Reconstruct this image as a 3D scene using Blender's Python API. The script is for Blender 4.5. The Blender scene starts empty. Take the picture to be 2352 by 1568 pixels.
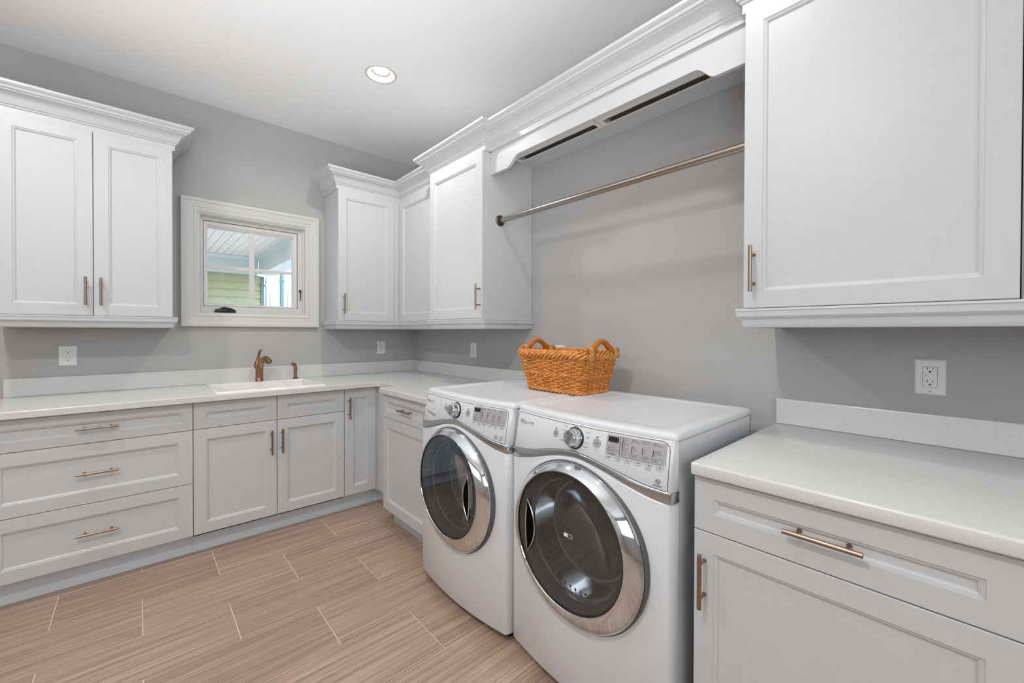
import bpy, bmesh, math, random
from mathutils import Vector, Matrix

random.seed(7)
PI = math.pi
scene = bpy.context.scene
C = scene.collection

# ------------------------------------------------------------------ camera
W = 2352.0
cam_d = bpy.data.cameras.new('camera')
cam = bpy.data.objects.new('camera', cam_d)
C.objects.link(cam)
F_PX, YAW, PITCH, ROLL = 949.886, 0.7357, -0.0076, 0.0029
fw = Vector((math.sin(YAW) * math.cos(PITCH), math.cos(YAW) * math.cos(PITCH), math.sin(PITCH)))
rt = Vector((math.cos(YAW), -math.sin(YAW), 0))
up = rt.cross(fw)
r2 = rt * math.cos(ROLL) + up * math.sin(ROLL)
u2 = -rt * math.sin(ROLL) + up * math.cos(ROLL)
m = Matrix((r2, u2, -fw)).transposed().to_4x4()
m.translation = Vector((-1.9494, -3.5559, 1.2839))
cam.matrix_world = m
cam_d.sensor_width = 36.0
cam_d.lens = F_PX / W * 36.0
cam_d.shift_x = -3.12 / W
cam_d.shift_y = -15.29 / W
cam_d.clip_start = 0.02
scene.camera = cam

# ------------------------------------------------------------------ colour management
scene.view_settings.view_transform = 'Standard'
scene.view_settings.look = 'None'
scene.view_settings.gamma = 1.0
scene.view_settings.use_curve_mapping = False
scene.view_settings.exposure = 0.02

# ------------------------------------------------------------------ sky
wd = bpy.data.worlds.new('sky')
scene.world = wd
wd.use_nodes = True
nt = wd.node_tree
nt.nodes.clear()
sky = nt.nodes.new('ShaderNodeTexSky')
sky.sky_type = 'NISHITA'
sky.sun_elevation = math.radians(48)
sky.sun_rotation = math.radians(140)
sky.sun_disc = False
sky.air_density = 1.2
bg = nt.nodes.new('ShaderNodeBackground')
bg.inputs['Strength'].default_value = 0.8
wo = nt.nodes.new('ShaderNodeOutputWorld')
nt.links.new(sky.outputs[0], bg.inputs[0])
nt.links.new(bg.outputs[0], wo.inputs[0])


def lamp(name, kind, loc, energy, color=(1, 1, 1), parent=None, **kw):
    d = bpy.data.lights.new(name, kind)
    d.energy = energy
    d.color = color
    rot = kw.pop('rot', None)
    for k_, v_ in kw.items():
        setattr(d, k_, v_)
    o = bpy.data.objects.new(name, d)
    o.location = loc
    if rot:
        o.rotation_euler = rot
    C.objects.link(o)
    if parent:
        o.parent = parent
    return o


sun_o = lamp('sun', 'SUN', (6, 12, 12), 2.5, (1.0, 0.96, 0.9), angle=0.01)
sun_o.rotation_euler = Vector((-0.35, -0.55, -0.8)).to_track_quat('-Z', 'Y').to_euler()
# added unseen fill lamps just inside the solid rear and left walls
lamp('fill_rear', 'AREA', (-2.65, -5.72, 1.95), 34.0, (0.95, 0.975, 1.0), shape='RECTANGLE', size=2.8, size_y=1.2,
     rot=(PI / 2, 0, 0))
lamp('fill_left', 'AREA', (-4.12, -3.3, 1.95), 15.5, (0.95, 0.975, 1.0), shape='RECTANGLE', size=2.4, size_y=1.1,
     rot=(PI / 2, 0, -PI / 2))

# added unseen uplights left of the camera, aimed up to brighten the ceiling
def aim(o, target):
    o.rotation_euler = (Vector(target) - o.location).to_track_quat('-Z', 'Y').to_euler()


aim(lamp('ceiling_fill', 'AREA', (-2.75, -3.9, 1.0), 16.0, (0.95, 0.98, 1.0), shape='DISK', size=1.2, spread=math.radians(75)), (-1.55, -2.3, 2.85))
aim(lamp('ceiling_fill_left', 'AREA', (-3.5, -2.2, 1.0), 4.5, (0.95, 0.98, 1.0), shape='DISK', size=1.0, spread=math.radians(75)), (-2.0, -1.3, 2.85))

# ------------------------------------------------------------------ helpers
class MB:
    """collects shapes into one bmesh"""

    def __init__(self):
        self.bm = bmesh.new()

    def face(self, pts):
        vs = [self.bm.verts.new(p) for p in pts]
        try:
            return self.bm.faces.new(vs)
        except ValueError:
            return None

    def box(self, x0, x1, y0, y1, z0, z1, bev=0.0, seg=2):
        if x0 > x1: x0, x1 = x1, x0
        if y0 > y1: y0, y1 = y1, y0
        if z0 > z1: z0, z1 = z1, z0
        v = [self.bm.verts.new(p) for p in ((x0, y0, z0), (x1, y0, z0), (x1, y1, z0), (x0, y1, z0),
                                            (x0, y0, z1), (x1, y0, z1), (x1, y1, z1), (x0, y1, z1))]
        fs = [self.bm.faces.new([v[i] for i in q]) for q in
              ((3, 2, 1, 0), (4, 5, 6, 7), (0, 1, 5, 4), (1, 2, 6, 5), (2, 3, 7, 6), (3, 0, 4, 7))]
        if bev > 0:
            es = list({e for f in fs for e in f.edges})
            bmesh.ops.bevel(self.bm, geom=es, offset=bev, segments=seg, affect='EDGES', profile=0.5)
        return self

    def nest(self, rects, cap_in=True, cap_out=False, mapf=None):
        """nested rectangles (x0,x1,z0,z1,y) joined ring to ring"""
        rings = []
        for (x0, x1, z0, z1, y) in rects:
            ps = [(x0, y, z0), (x1, y, z0), (x1, y, z1), (x0, y, z1)]
            if mapf: ps = [mapf(*p) for p in ps]
            rings.append([self.bm.verts.new(p) for p in ps])
        for a, b in zip(rings, rings[1:]):
            for i in range(4):
                j = (i + 1) % 4
                self.bm.faces.new((a[i], a[j], b[j], b[i]))
        if cap_in: self.bm.faces.new(rings[-1])
        if cap_out: self.bm.faces.new(list(reversed(rings[0])))
        return self

    def tube(self, pts, r, n=8, closed=False, caps=True, ry=None):
        """tube along points; r a number or a list of radii"""
        pts = [Vector(p) for p in pts]
        N = len(pts)
        rs = r if isinstance(r, (list, tuple)) else [r] * N
        tang = []
        for i in range(N):
            if closed:
                t = pts[(i + 1) % N] - pts[i - 1]
            else:
                t = pts[min(i + 1, N - 1)] - pts[max(i - 1, 0)]
            tang.append(t.normalized())
        ref = Vector((0, 0, 1)) if abs(tang[0].z) < 0.9 else Vector((1, 0, 0))
        nrm = (ref - tang[0] * ref.dot(tang[0])).normalized()
        rings = []
        for i in range(N):
            nrm = (nrm - tang[i] * nrm.dot(tang[i])).normalized()
            b = tang[i].cross(nrm)
            rings.append([self.bm.verts.new(pts[i] + (nrm * math.cos(2 * PI * k / n) + b * math.sin(2 * PI * k / n) * (ry or 1)) * rs[i])
                          for k in range(n)])
        M = N if closed else N - 1
        for i in range(M):
            a, b = rings[i], rings[(i + 1) % N]
            for k in range(n):
                j = (k + 1) % n
                self.bm.faces.new((a[k], a[j], b[j], b[k]))
        if caps and not closed:
            self.bm.faces.new(list(reversed(rings[0])))
            self.bm.faces.new(rings[-1])
        return self

    def lathe(self, prof, origin=(0, 0, 0), axis='z', n=32, cap0=False, cap1=False, shift=None):
        """profile (r, h) turned round an axis; shift(h, r) gives a sideways offset"""
        o = Vector(origin)
        rings = []
        for idx, (r, h) in enumerate(prof):
            ring = []
            du, dv = shift[idx] if shift else (0, 0)
            for k in range(n):
                a = 2 * PI * k / n
                c, s_ = math.cos(a) * r + du, math.sin(a) * r + dv
                if axis == 'z': p = Vector((c, s_, h))
                elif axis == 'y': p = Vector((c, h, s_))
                else: p = Vector((h, c, s_))
                ring.append(self.bm.verts.new(o + p))
            rings.append(ring)
        for a, b in zip(rings, rings[1:]):
            for k in range(n):
                j = (k + 1) % n
                self.bm.faces.new((a[k], a[j], b[j], b[k]))
        if cap0: self.bm.faces.new(list(reversed(rings[0])))
        if cap1: self.bm.faces.new(rings[-1])
        return self

    def prism(self, poly, lo, hi, plane='xy', bev=0.0):
        """closed outline extruded between lo and hi along the axis left over"""
        def P(a, b, c):
            return {'xy': (a, b, c), 'xz': (a, c, b), 'yz': (c, a, b)}[plane]
        v0 = [self.bm.verts.new(P(a, b, lo)) for a, b in poly]
        v1 = [self.bm.verts.new(P(a, b, hi)) for a, b in poly]
        n = len(poly)
        fs = [self.bm.faces.new(list(reversed(v0))), self.bm.faces.new(v1)]
        for i in range(n):
            j = (i + 1) % n
            fs.append(self.bm.faces.new((v0[i], v0[j], v1[j], v1[i])))
        if bev > 0:
            es = list({e for f in fs[:2] for e in f.edges})
            bmesh.ops.bevel(self.bm, geom=es, offset=bev, segments=2, affect='EDGES', profile=0.5)
        return self

    def sweep(self, path, prof, close=True):
        """profile (out, z) swept along a plan path; 'out' lies to the right of travel, corners mitred"""
        path = [Vector((p[0], p[1])) for p in path]
        N = len(path)
        dirs = [(path[i + 1] - path[i]).normalized() for i in range(N - 1)]
        rings = []
        for i in range(N):
            d0 = dirs[max(i - 1, 0)]
            d1 = dirs[min(i, N - 2)]
            n0 = Vector((d0.y, -d0.x)); n1 = Vector((d1.y, -d1.x))
            mt = n0 + n1
            mt = mt / max(mt.dot(n0), 0.2)
            rings.append([self.bm.verts.new((path[i].x + mt.x * o, path[i].y + mt.y * o, z)) for o, z in prof])
        K = len(prof)
        for a, b in zip(rings, rings[1:]):
            for k in range(K if close else K - 1):
                j = (k + 1) % K
                self.bm.faces.new((a[k], b[k], b[j], a[j]))
        if close:
            self.bm.faces.new(list(reversed(rings[0])))
            self.bm.faces.new(rings[-1])
        return self

    def move(self, M):
        bmesh.ops.transform(self.bm, matrix=M, verts=self.bm.verts)
        return self

    def build(self, name, mat=None, parent=None, smooth=False, loc=None, angle=35, bevel=0.0):
        bmesh.ops.recalc_face_normals(self.bm, faces=self.bm.faces)
        me = bpy.data.meshes.new(name)
        self.bm.to_mesh(me)
        self.bm.free()
        o = bpy.data.objects.new(name, me)
        C.objects.link(o)
        if mat: me.materials.append(mat)
        if parent: o.parent = parent
        if loc: o.location = loc
        if smooth:
            me.polygons.foreach_set('use_smooth', [True] * len(me.polygons))
            me.set_sharp_from_angle(angle=math.radians(angle))
        if bevel > 0:
            b = o.modifiers.new('soft_edge', 'BEVEL')
            b.width = bevel; b.segments = 2; b.limit_method = 'ANGLE'; b.angle_limit = math.radians(40)
        me.update()
        return o


def tag(o, label=None, cat=None, group=None, kind=None):
    if label: o['label'] = label
    if cat: o['category'] = cat
    if group: o['group'] = group
    if kind: o['kind'] = kind
    return o


def empty(name, loc=(0, 0, 0), rotz=0.0, label=None, cat=None, group=None, kind=None):
    o = bpy.data.objects.new(name, None)
    C.objects.link(o)
    o.location = loc
    o.rotation_euler = (0, 0, rotz)
    o.empty_display_size = 0.1
    return tag(o, label, cat, group, kind)


# ------------------------------------------------------------------ materials
def mat(name, col, rough=0.5, metal=0.0, **kw):
    mm = bpy.data.materials.new(name)
    mm.use_nodes = True
    b = mm.node_tree.nodes['Principled BSDF']
    b.inputs['Base Color'].default_value = (*col, 1)
    b.inputs['Roughness'].default_value = rough
    b.inputs['Metallic'].default_value = metal
    for k_, v_ in kw.items():
        b.inputs[k_.replace('_', ' ')].default_value = v_
    return mm


def nodes(mm):
    return mm.node_tree.nodes, mm.node_tree.links, mm.node_tree.nodes['Principled BSDF']


def add_noise(mm, scale=60.0, amount=0.04, bump=0.0, coord='Object', stretch=(1, 1, 1), detail=3.0, dist=0.001):
    """small brightness mottling and fine relief"""
    N, L, b = nodes(mm)
    tc = N.new('ShaderNodeTexCoord')
    mp = N.new('ShaderNodeMapping'); mp.inputs['Scale'].default_value = stretch
    no = N.new('ShaderNodeTexNoise'); no.inputs['Scale'].default_value = scale; no.inputs['Detail'].default_value = detail
    L.new(tc.outputs[coord], mp.inputs[0]); L.new(mp.outputs[0], no.inputs[0])
    if amount:
        col = tuple(b.inputs['Base Color'].default_value)[:3]
        cr = N.new('ShaderNodeValToRGB')
        cr.color_ramp.elements[0].position = 0.3; cr.color_ramp.elements[1].position = 0.7
        cr.color_ramp.elements[0].color = (*[max(0, c * (1 - amount)) for c in col], 1)
        cr.color_ramp.elements[1].color = (*[min(1, c * (1 + amount)) for c in col], 1)
        L.new(no.outputs[0], cr.inputs[0]); L.new(cr.outputs[0], b.inputs['Base Color'])
    if bump:
        bp = N.new('ShaderNodeBump'); bp.inputs['Strength'].default_value = bump; bp.inputs['Distance'].default_value = dist
        L.new(no.outputs[0], bp.inputs['Height']); L.new(bp.outputs[0], b.inputs['Normal'])
    return mm


M_WALL = add_noise(mat('grey_wall_paint', (0.445, 0.442, 0.437), 0.75), 140, 0.03, 0.25)
M_CEIL = add_noise(mat('white_ceiling_paint', (0.88, 0.88, 0.878), 0.9), 120, 0.02, 0.15)
M_CAB = add_noise(mat('white_cabinet_paint', (0.565, 0.58, 0.592), 0.38), 30, 0.012, 0.03)
M_TRIM = add_noise(mat('white_trim_paint', (0.62, 0.618, 0.612), 0.4), 40, 0.012, 0.03)
M_TOE = mat('toe_kick_paint', (0.62, 0.66, 0.71), 0.5)
M_BRONZE = add_noise(mat('brushed_bronze', (0.33, 0.255, 0.20), 0.32, 1.0), 300, 0.12, 0.0, stretch=(1, 1, 0.05))
M_ROD = add_noise(mat('rose_bronze_rod', (0.44, 0.385, 0.34), 0.24, 1.0), 200, 0.08, stretch=(1, 0.02, 1))
M_DARKBRONZE = mat('dark_bronze', (0.15, 0.105, 0.075), 0.34, 1.0)
M_COPPER = add_noise(mat('copper_bronze', (0.40, 0.23, 0.13), 0.27, 1.0), 90, 0.3)
M_PORC = mat('white_porcelain', (0.82, 0.815, 0.81), 0.12)
M_PLASTIC = mat('white_plastic', (0.80, 0.80, 0.79), 0.3)
M_BLACK = mat('black_plastic', (0.012, 0.012, 0.012), 0.4)
M_APPL = mat('white_enamel', (0.665, 0.695, 0.725), 0.16, Coat_Weight=0.4, Coat_Roughness=0.06)
M_LID = mat('white_lid_enamel', (0.665, 0.695, 0.725), 0.33)
M_PANEL = mat('panel_white', (0.65, 0.675, 0.70), 0.3)
M_CHROME = mat('chrome', (0.70, 0.74, 0.78), 0.06, 1.0)
M_SATIN = mat('satin_silver', (0.55, 0.57, 0.59), 0.2, 1.0)
M_DISP = mat('grey_display', (0.40, 0.40, 0.41), 0.35)
M_BTN = mat('grey_button', (0.36, 0.36, 0.36), 0.4)
M_PIT = mat('black_pocket_shade', (0.003, 0.003, 0.003), 0.9, Specular_IOR_Level=0.02)  # shade of the deep door-pull pocket, put into the colour of a flat face
M_INK = mat('grey_print', (0.06, 0.06, 0.06), 0.6)
M_INKL = mat('silver_print', (0.26, 0.26, 0.27), 0.4)
M_RUBBER = mat('grey_rubber', (0.10, 0.10, 0.105), 0.6)
M_DRUM = add_noise(mat('steel_drum', (0.42, 0.46, 0.50), 0.4, 0.4), 60, 0.1)
M_STEELDK = add_noise(mat('brushed_trough', (0.26, 0.255, 0.25), 0.3, 1.0), 150, 0.15, stretch=(1, 0.03, 1))
M_WOODH = add_noise(mat('orange_wood', (0.50, 0.155, 0.02), 0.32), 18, 0.25, 0.02, stretch=(1, 6, 6))
M_WICKER = add_noise(mat('honey_wicker', (0.68, 0.275, 0.062), 0.5), 45, 0.32, 0.05)
M_WICKERL = add_noise(mat('light_rattan', (0.62, 0.32, 0.12), 0.5), 60, 0.25)
M_GROUT = add_noise(mat('beige_grout', (0.66, 0.54, 0.42), 0.9), 200, 0.06)
M_FRAMEGRAY = mat('window_vinyl', (0.66, 0.645, 0.64), 0.45)
M_BOWLRIM = mat('pale_rim_plastic', (0.45, 0.46, 0.47), 0.25)
M_CORD = mat('grey_cord', (0.09, 0.09, 0.09), 0.5)


def quartz():
    mm = mat('white_quartz', (0.78, 0.775, 0.765), 0.25)
    N, L, b = nodes(mm)
    tc = N.new('ShaderNodeTexCoord')
    vo = N.new('ShaderNodeTexNoise'); vo.inputs['Scale'].default_value = 420; vo.inputs['Detail'].default_value = 1
    n2 = N.new('ShaderNodeTexNoise'); n2.inputs['Scale'].default_value = 130; n2.inputs['Detail'].default_value = 2
    cr = N.new('ShaderNodeValToRGB')
    cr.color_ramp.elements[0].position = 0.20; cr.color_ramp.elements[0].color = (0.60, 0.595, 0.585, 1)
    cr.color_ramp.elements[1].position = 0.36; cr.color_ramp.elements[1].color = (0.70, 0.70, 0.695, 1)
    mx = N.new('ShaderNodeMix'); mx.data_type = 'RGBA'; mx.blend_type = 'MULTIPLY'; mx.inputs[0].default_value = 0.12
    L.new(tc.outputs['Object'], vo.inputs[0]); L.new(tc.outputs['Object'], n2.inputs[0])
    L.new(vo.outputs[0], cr.inputs[0]); L.new(cr.outputs[0], mx.inputs[6]); L.new(n2.outputs[0], mx.inputs[7])
    L.new(mx.outputs[2], b.inputs['Base Color'])
    return mm


M_QUARTZ = quartz()


def tile_mat():
    """strand-wood look porcelain: fine streaks along x, each tile its own stretch of the pattern"""
    mm = mat('streaked_wood_tile', (0.4, 0.28, 0.2), 0.42)
    N, L, b = nodes(mm)
    tc = N.new('ShaderNodeTexCoord')
    oi = N.new('ShaderNodeObjectInfo')
    mul = N.new('ShaderNodeMath'); mul.operation = 'MULTIPLY'; mul.inputs[1].default_value = 37.0
    L.new(oi.outputs['Random'], mul.inputs[0])
    cmb = N.new('ShaderNodeCombineXYZ')
    L.new(mul.outputs[0], cmb.inputs[0]); L.new(mul.outputs[0], cmb.inputs[1])
    ad = N.new('ShaderNodeVectorMath'); ad.operation = 'ADD'
    L.new(tc.outputs['Object'], ad.inputs[0]); L.new(cmb.outputs[0], ad.inputs[1])

    def streak(sx, sy, det, rough=0.6):
        mp = N.new('ShaderNodeMapping'); mp.inputs['Scale'].default_value = (sx, sy, 1)
        no = N.new('ShaderNodeTexNoise'); no.inputs['Scale'].default_value = 1.0
        no.inputs['Detail'].default_value = det; no.inputs['Roughness'].default_value = rough
        L.new(ad.outputs[0], mp.inputs[0]); L.new(mp.outputs[0], no.inputs[0])
        return no
    a = streak(1.6, 210, 4, 0.7)
    c = streak(0.8, 60, 3)
    d = streak(4, 620, 2)
    m1 = N.new('ShaderNodeMath'); m1.operation = 'MULTIPLY_ADD'; m1.inputs[1].default_value = 0.55
    L.new(a.outputs[0], m1.inputs[0])
    m2 = N.new('ShaderNodeMath'); m2.operation = 'MULTIPLY'; m2.inputs[1].default_value = 0.33
    L.new(c.outputs[0], m2.inputs[0]); L.new(m2.outputs[0], m1.inputs[2])
    m3 = N.new('ShaderNodeMath'); m3.operation = 'MULTIPLY_ADD'; m3.inputs[1].default_value = 0.22
    L.new(d.outputs[0], m3.inputs[0]); L.new(m1.outputs[0], m3.inputs[2])
    cr = N.new('ShaderNodeValToRGB')
    e = cr.color_ramp.elements
    e[0].position = 0.43; e[0].color = (0.17, 0.115, 0.085, 1)
    e[1].position = 0.66; e[1].color = (0.56, 0.425, 0.33, 1)
    q = e.new(0.50); q.color = (0.315, 0.215, 0.155, 1)
    q = e.new(0.58); q.color = (0.41, 0.29, 0.215, 1)
    L.new(m3.outputs[0], cr.inputs[0])
    hs = N.new('ShaderNodeHueSaturation')
    mr = N.new('ShaderNodeMapRange'); mr.inputs[3].default_value = 0.92; mr.inputs[4].default_value = 1.07
    L.new(oi.outputs['Random'], mr.inputs[0]); L.new(mr.outputs[0], hs.inputs['Value'])
    L.new(cr.outputs[0], hs.inputs['Color']); L.new(hs.outputs[0], b.inputs['Base Color'])
    bp = N.new('ShaderNodeBump'); bp.inputs['Strength'].default_value = 0.15; bp.inputs['Distance'].default_value = 0.001
    L.new(m3.outputs[0], bp.inputs['Height']); L.new(bp.outputs[0], b.inputs['Normal'])
    return mm


M_TILE = tile_mat()


def glass(name, tint, gloss=0.0, rough=0.02, gcol=(1, 1, 1)):
    """clear pane: tinted see-through with a Fresnel reflection"""
    mm = bpy.data.materials.new(name); mm.use_nodes = True
    N, L = mm.node_tree.nodes, mm.node_tree.links
    N.clear()
    tr = N.new('ShaderNodeBsdfTransparent'); tr.inputs[0].default_value = (*tint, 1)
    gl = N.new('ShaderNodeBsdfGlossy'); gl.inputs['Roughness'].default_value = rough
    gl.inputs[0].default_value = (*gcol, 1)
    fr = N.new('ShaderNodeFresnel'); fr.inputs[0].default_value = 1.5
    ad = N.new('ShaderNodeMath'); ad.operation = 'ADD'; ad.inputs[1].default_value = gloss; ad.use_clamp = True
    mx = N.new('ShaderNodeMixShader'); out = N.new('ShaderNodeOutputMaterial')
    L.new(fr.outputs[0], ad.inputs[0]); L.new(ad.outputs[0], mx.inputs[0])
    L.new(tr.outputs[0], mx.inputs[1]); L.new(gl.outputs[0], mx.inputs[2]); L.new(mx.outputs[0], out.inputs[0])
    return mm


M_PANE = glass('clear_pane', (0.97, 0.99, 0.985))
M_DOORGLASS = glass('smoked_door_glass', (0.62, 0.67, 0.72), 0.09, 0.015, (0.80, 0.90, 1.0))
M_BOWL = glass('clear_door_bowl', (0.88, 0.88, 0.89), 0.04, 0.08)


def emit(name, col, s):
    mm = bpy.data.materials.new(name); mm.use_nodes = True
    N, L = mm.node_tree.nodes, mm.node_tree.links
    N.clear()
    e = N.new('ShaderNodeEmission'); e.inputs[0].default_value = (*col, 1); e.inputs[1].default_value = s
    out = N.new('ShaderNodeOutputMaterial'); L.new(e.outputs[0], out.inputs[0])
    return mm


M_BAFFLE = mat('cream_baffle', (0.20, 0.165, 0.13), 0.6)
M_LENS = emit('lit_lens', (1.0, 0.93, 0.82), 7.0)

# ------------------------------------------------------------------ room shell
ZC = 2.85
XL, YR = -4.2, -5.8
floor = MB().box(XL - 0.1, 0.12, YR - 0.1, 0.12, -0.12, -0.0035).build('floor', M_GROUT)
tag(floor, kind='structure')
# tiles laid 12 by 24 inches, half-lapped, the long side along x; cut at the walls
tile_meshes = {}
PX, PY, G = 0.605, 0.3055, 0.0055
for r in range(-3, 19):
    y1 = -0.6065 + PY * (1 - r) - 0.0 - G / 2
    y0 = y1 - PY + G
    row_off = -1.0315 if (r % 2 == 1) else -0.7320
    for k in range(-7, 4):
        x0 = row_off + k * PX + G / 2
        x1 = x0 + PX - G
        a0, a1, b0, b1 = max(x0, XL), min(x1, 0.0), max(y0, YR), min(y1, 0.0)
        if a1 - a0 < 0.02 or b1 - b0 < 0.02: continue
        w_, h_ = round(a1 - a0, 4), round(b1 - b0, 4)
        key = (w_, h_)
        if key not in tile_meshes:
            o = MB().nest([(-w_ / 2, w_ / 2, -h_ / 2, h_ / 2, -0.008), (-w_ / 2, w_ / 2, -h_ / 2, h_ / 2, -0.0012),
                           (-w_ / 2 + 0.0012, w_ / 2 - 0.0012, -h_ / 2 + 0.0012, h_ / 2 - 0.0012, 0)],
                          mapf=lambda x, y, z: (x, z, y)).build('tile', M_TILE)
            tile_meshes[key] = o.data
        else:
            o = bpy.data.objects.new('tile', tile_meshes[key])
            C.objects.link(o)
        o.parent = floor
        o.location = ((a0 + a1) / 2, (b0 + b1) / 2, 0)

CANS = ((-0.852, -1.135), (-0.95, -2.93), (-2.62, -1.135), (-2.62, -2.93))
bm = bmesh.new()
def ring_edges(pts):
    vs = [bm.verts.new((x, y, ZC)) for x, y in pts]
    return [bm.edges.new((vs[i], vs[(i + 1) % len(vs)])) for i in range(len(vs))]
es = ring_edges([(XL - 0.1, YR - 0.1), (0.12, YR - 0.1), (0.12, 0.2), (XL - 0.1, 0.2)])
for lx_, ly_ in CANS:
    es += ring_edges([(lx_ + 0.078 * math.cos(2 * PI * i / 32), ly_ + 0.078 * math.sin(2 * PI * i / 32)) for i in range(32)])
bmesh.ops.triangle_fill(bm, edges=es, use_beauty=True)
rg = bmesh.ops.extrude_face_region(bm, geom=bm.faces[:])
bmesh.ops.translate(bm, verts=[v for v in rg['geom'] if isinstance(v, bmesh.types.BMVert)], vec=(0, 0, 0.12))
mb = MB(); mb.bm.free(); mb.bm = bm
tag(mb.build('ceiling', M_CEIL), kind='structure')
# back wall (behind the sink) with the window opening
WX0, WX1, WZ0, WZ1 = -1.645, -0.964, 1.402, 2.092
mb = MB()
mb.box(XL, WX0, 0, 0.14, 0, ZC); mb.box(WX1, 0.12, 0, 0.14, 0, ZC)
mb.box(WX0, WX1, 0, 0.14, 0, WZ0); mb.box(WX0, WX1, 0, 0.14, WZ1, ZC)
tag(mb.build('wall_back', M_WALL), kind='structure')
tag(MB().box(0, 0.12, YR, 0, 0, ZC).build('wall_right', M_WALL), kind='structure')
# the two walls behind the camera
tag(MB().box(XL - 0.1, 0.12, YR - 0.1, YR, 0, ZC).build('wall_front', M_WALL), kind='structure')
tag(MB().box(XL - 0.1, XL, YR, 0.14, 0, ZC).build('wall_left', M_WALL), kind='structure')

# ------------------------------------------------------------------ window
win = empty('window_1', (-1.3055, 0, WZ0), kind='structure')
wx, wz = -1.3055, WZ0


def wb(rects, name, m_, parent, cap=False, **kw):
    return MB().nest([(a - wx, b - wx, c - wz, d - wz, y) for a, b, c, d, y in rects], cap_in=cap, **kw).build(name, m_, parent)


ox0, ox1, oz0, oz1 = -1.742, -0.871, 1.314, 2.190
def ins(d, y, dz=0): return (ox0 + d, ox1 - d, oz0 + d, oz1 - d, y)
wb([ins(0, 0.0), ins(0, -0.026), ins(0.003, -0.028), ins(0.02, -0.028), ins(0.024, -0.024), ins(0.03, -0.022), ins(0.058, -0.019),
    ins(0.062, -0.016), ins(0.068, -0.016), ins(0.074, -0.019), ins(0.084, -0.017), ins(0.092, -0.011), ins(0.096, -0.011), ins(0.0965, 0.0)],
   'window_casing', M_TRIM, win)
# jamb and vinyl frame
fx0, fx1, fz0, fz1 = -1.616, -1.018, 1.460, 2.054
wb([(WX0, WX1, WZ0, WZ1, -0.010), (WX0 + 0.006, WX1 - 0.006, WZ0 + 0.006, WZ1 - 0.006, -0.010),
    (WX0 + 0.006, WX1 - 0.006, WZ0 + 0.006, WZ1 - 0.006, 0.012), (WX0 + 0.012, WX1 - 0.018, WZ0 + 0.012, WZ1 - 0.014, 0.012),
    (WX0 + 0.012, WX1 - 0.018, WZ0 + 0.012, WZ1 - 0.014, 0.024), (fx0 - 0.003, fx1 + 0.012, fz0 - 0.01, fz1 + 0.003, 0.024),
    (fx0 - 0.003, fx1 + 0.003, fz0 - 0.003, fz1 + 0.003, 0.030), (fx0 - 0.003, fx1 + 0.003, fz0 - 0.003, fz1 + 0.003, 0.12)],
   'window_jamb', M_TRIM, win)
gx0, gx1, gz0, gz1 = -1.592, -1.0485, 1.475, 2.011
wb([(fx0, fx1, fz0, fz1, 0.085), (fx0, fx1, fz0, fz1, 0.036), (fx0 + 0.002, fx1 - 0.002, fz0 + 0.002, fz1 - 0.002, 0.034),
    (gx0 - 0.004, gx1 + 0.004, gz0 - 0.003, gz1 + 0.02, 0.036), (gx0, gx1, gz0, gz1, 0.048), (gx0, gx1, gz0, gz1, 0.085)],
   'window_sash', M_FRAMEGRAY, win)
MB().box(gx0 - 0.002 - wx, gx1 + 0.002 - wx, 0.060, 0.064, gz0 - 0.002 - wz, gz1 + 0.002 - wz).build('pane', M_PANE, win)
MB().box(-1.339 - wx, -1.307 - wx, 0.046, 0.059, gz0 - wz, gz1 - wz, 0.002).build('muntin', M_FRAMEGRAY, win)
mb = MB()
mb.box(gx0 - wx, -1.339 - wx, 0.047, 0.059, 1.726 - wz, 1.7495 - wz, 0.002); mb.box(-1.307 - wx, gx1 - wx, 0.047, 0.059, 1.726 - wz, 1.7495 - wz, 0.002)
mb.build('muntin', M_FRAMEGRAY, win)
# crank operator on the sill, lock lever on the right jamb
mb = MB()
pr = [(-0.062, 0.0), (-0.063, 0.012), (-0.058, 0.019), (-0.03, 0.024), (-0.012, 0.026), (0.0, 0.031), (0.022, 0.030), (0.045, 0.022), (0.056, 0.017), (0.062, 0.008), (0.059, 0.0)]
mb.prism(pr, -0.016, 0.018, 'xz', bev=0.004)
crank = mb.build('crank_handle', M_BLACK, win, smooth=True, loc=(-1.4915 - wx, 0.012, 1.4085 + 0.008 - wz))
MB().tube([(-0.035, -0.014, 0.024), (-0.01, -0.018, 0.032), (0.03, -0.018, 0.026), (0.055, -0.014, 0.012)], [0.004, 0.005, 0.005, 0.003], 8).build(
    'crank_arm', M_BLACK, crank, smooth=True)
mb = MB()
mb.tube([(0, 0, 0), (0, -0.004, 0.05), (0, -0.008, 0.075), (-0.006, -0.012, 0.082)], [0.003, 0.0035, 0.005, 0.004], 8)
mb.box(-0.012, 0.004, -0.012, 0.006, 0.068, 0.08, 0.003)
mb.build('latch_lever', M_BLACK, win, smooth=True, loc=(-0.9975 - wx, 0.02, 1.526 - wz))

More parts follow.
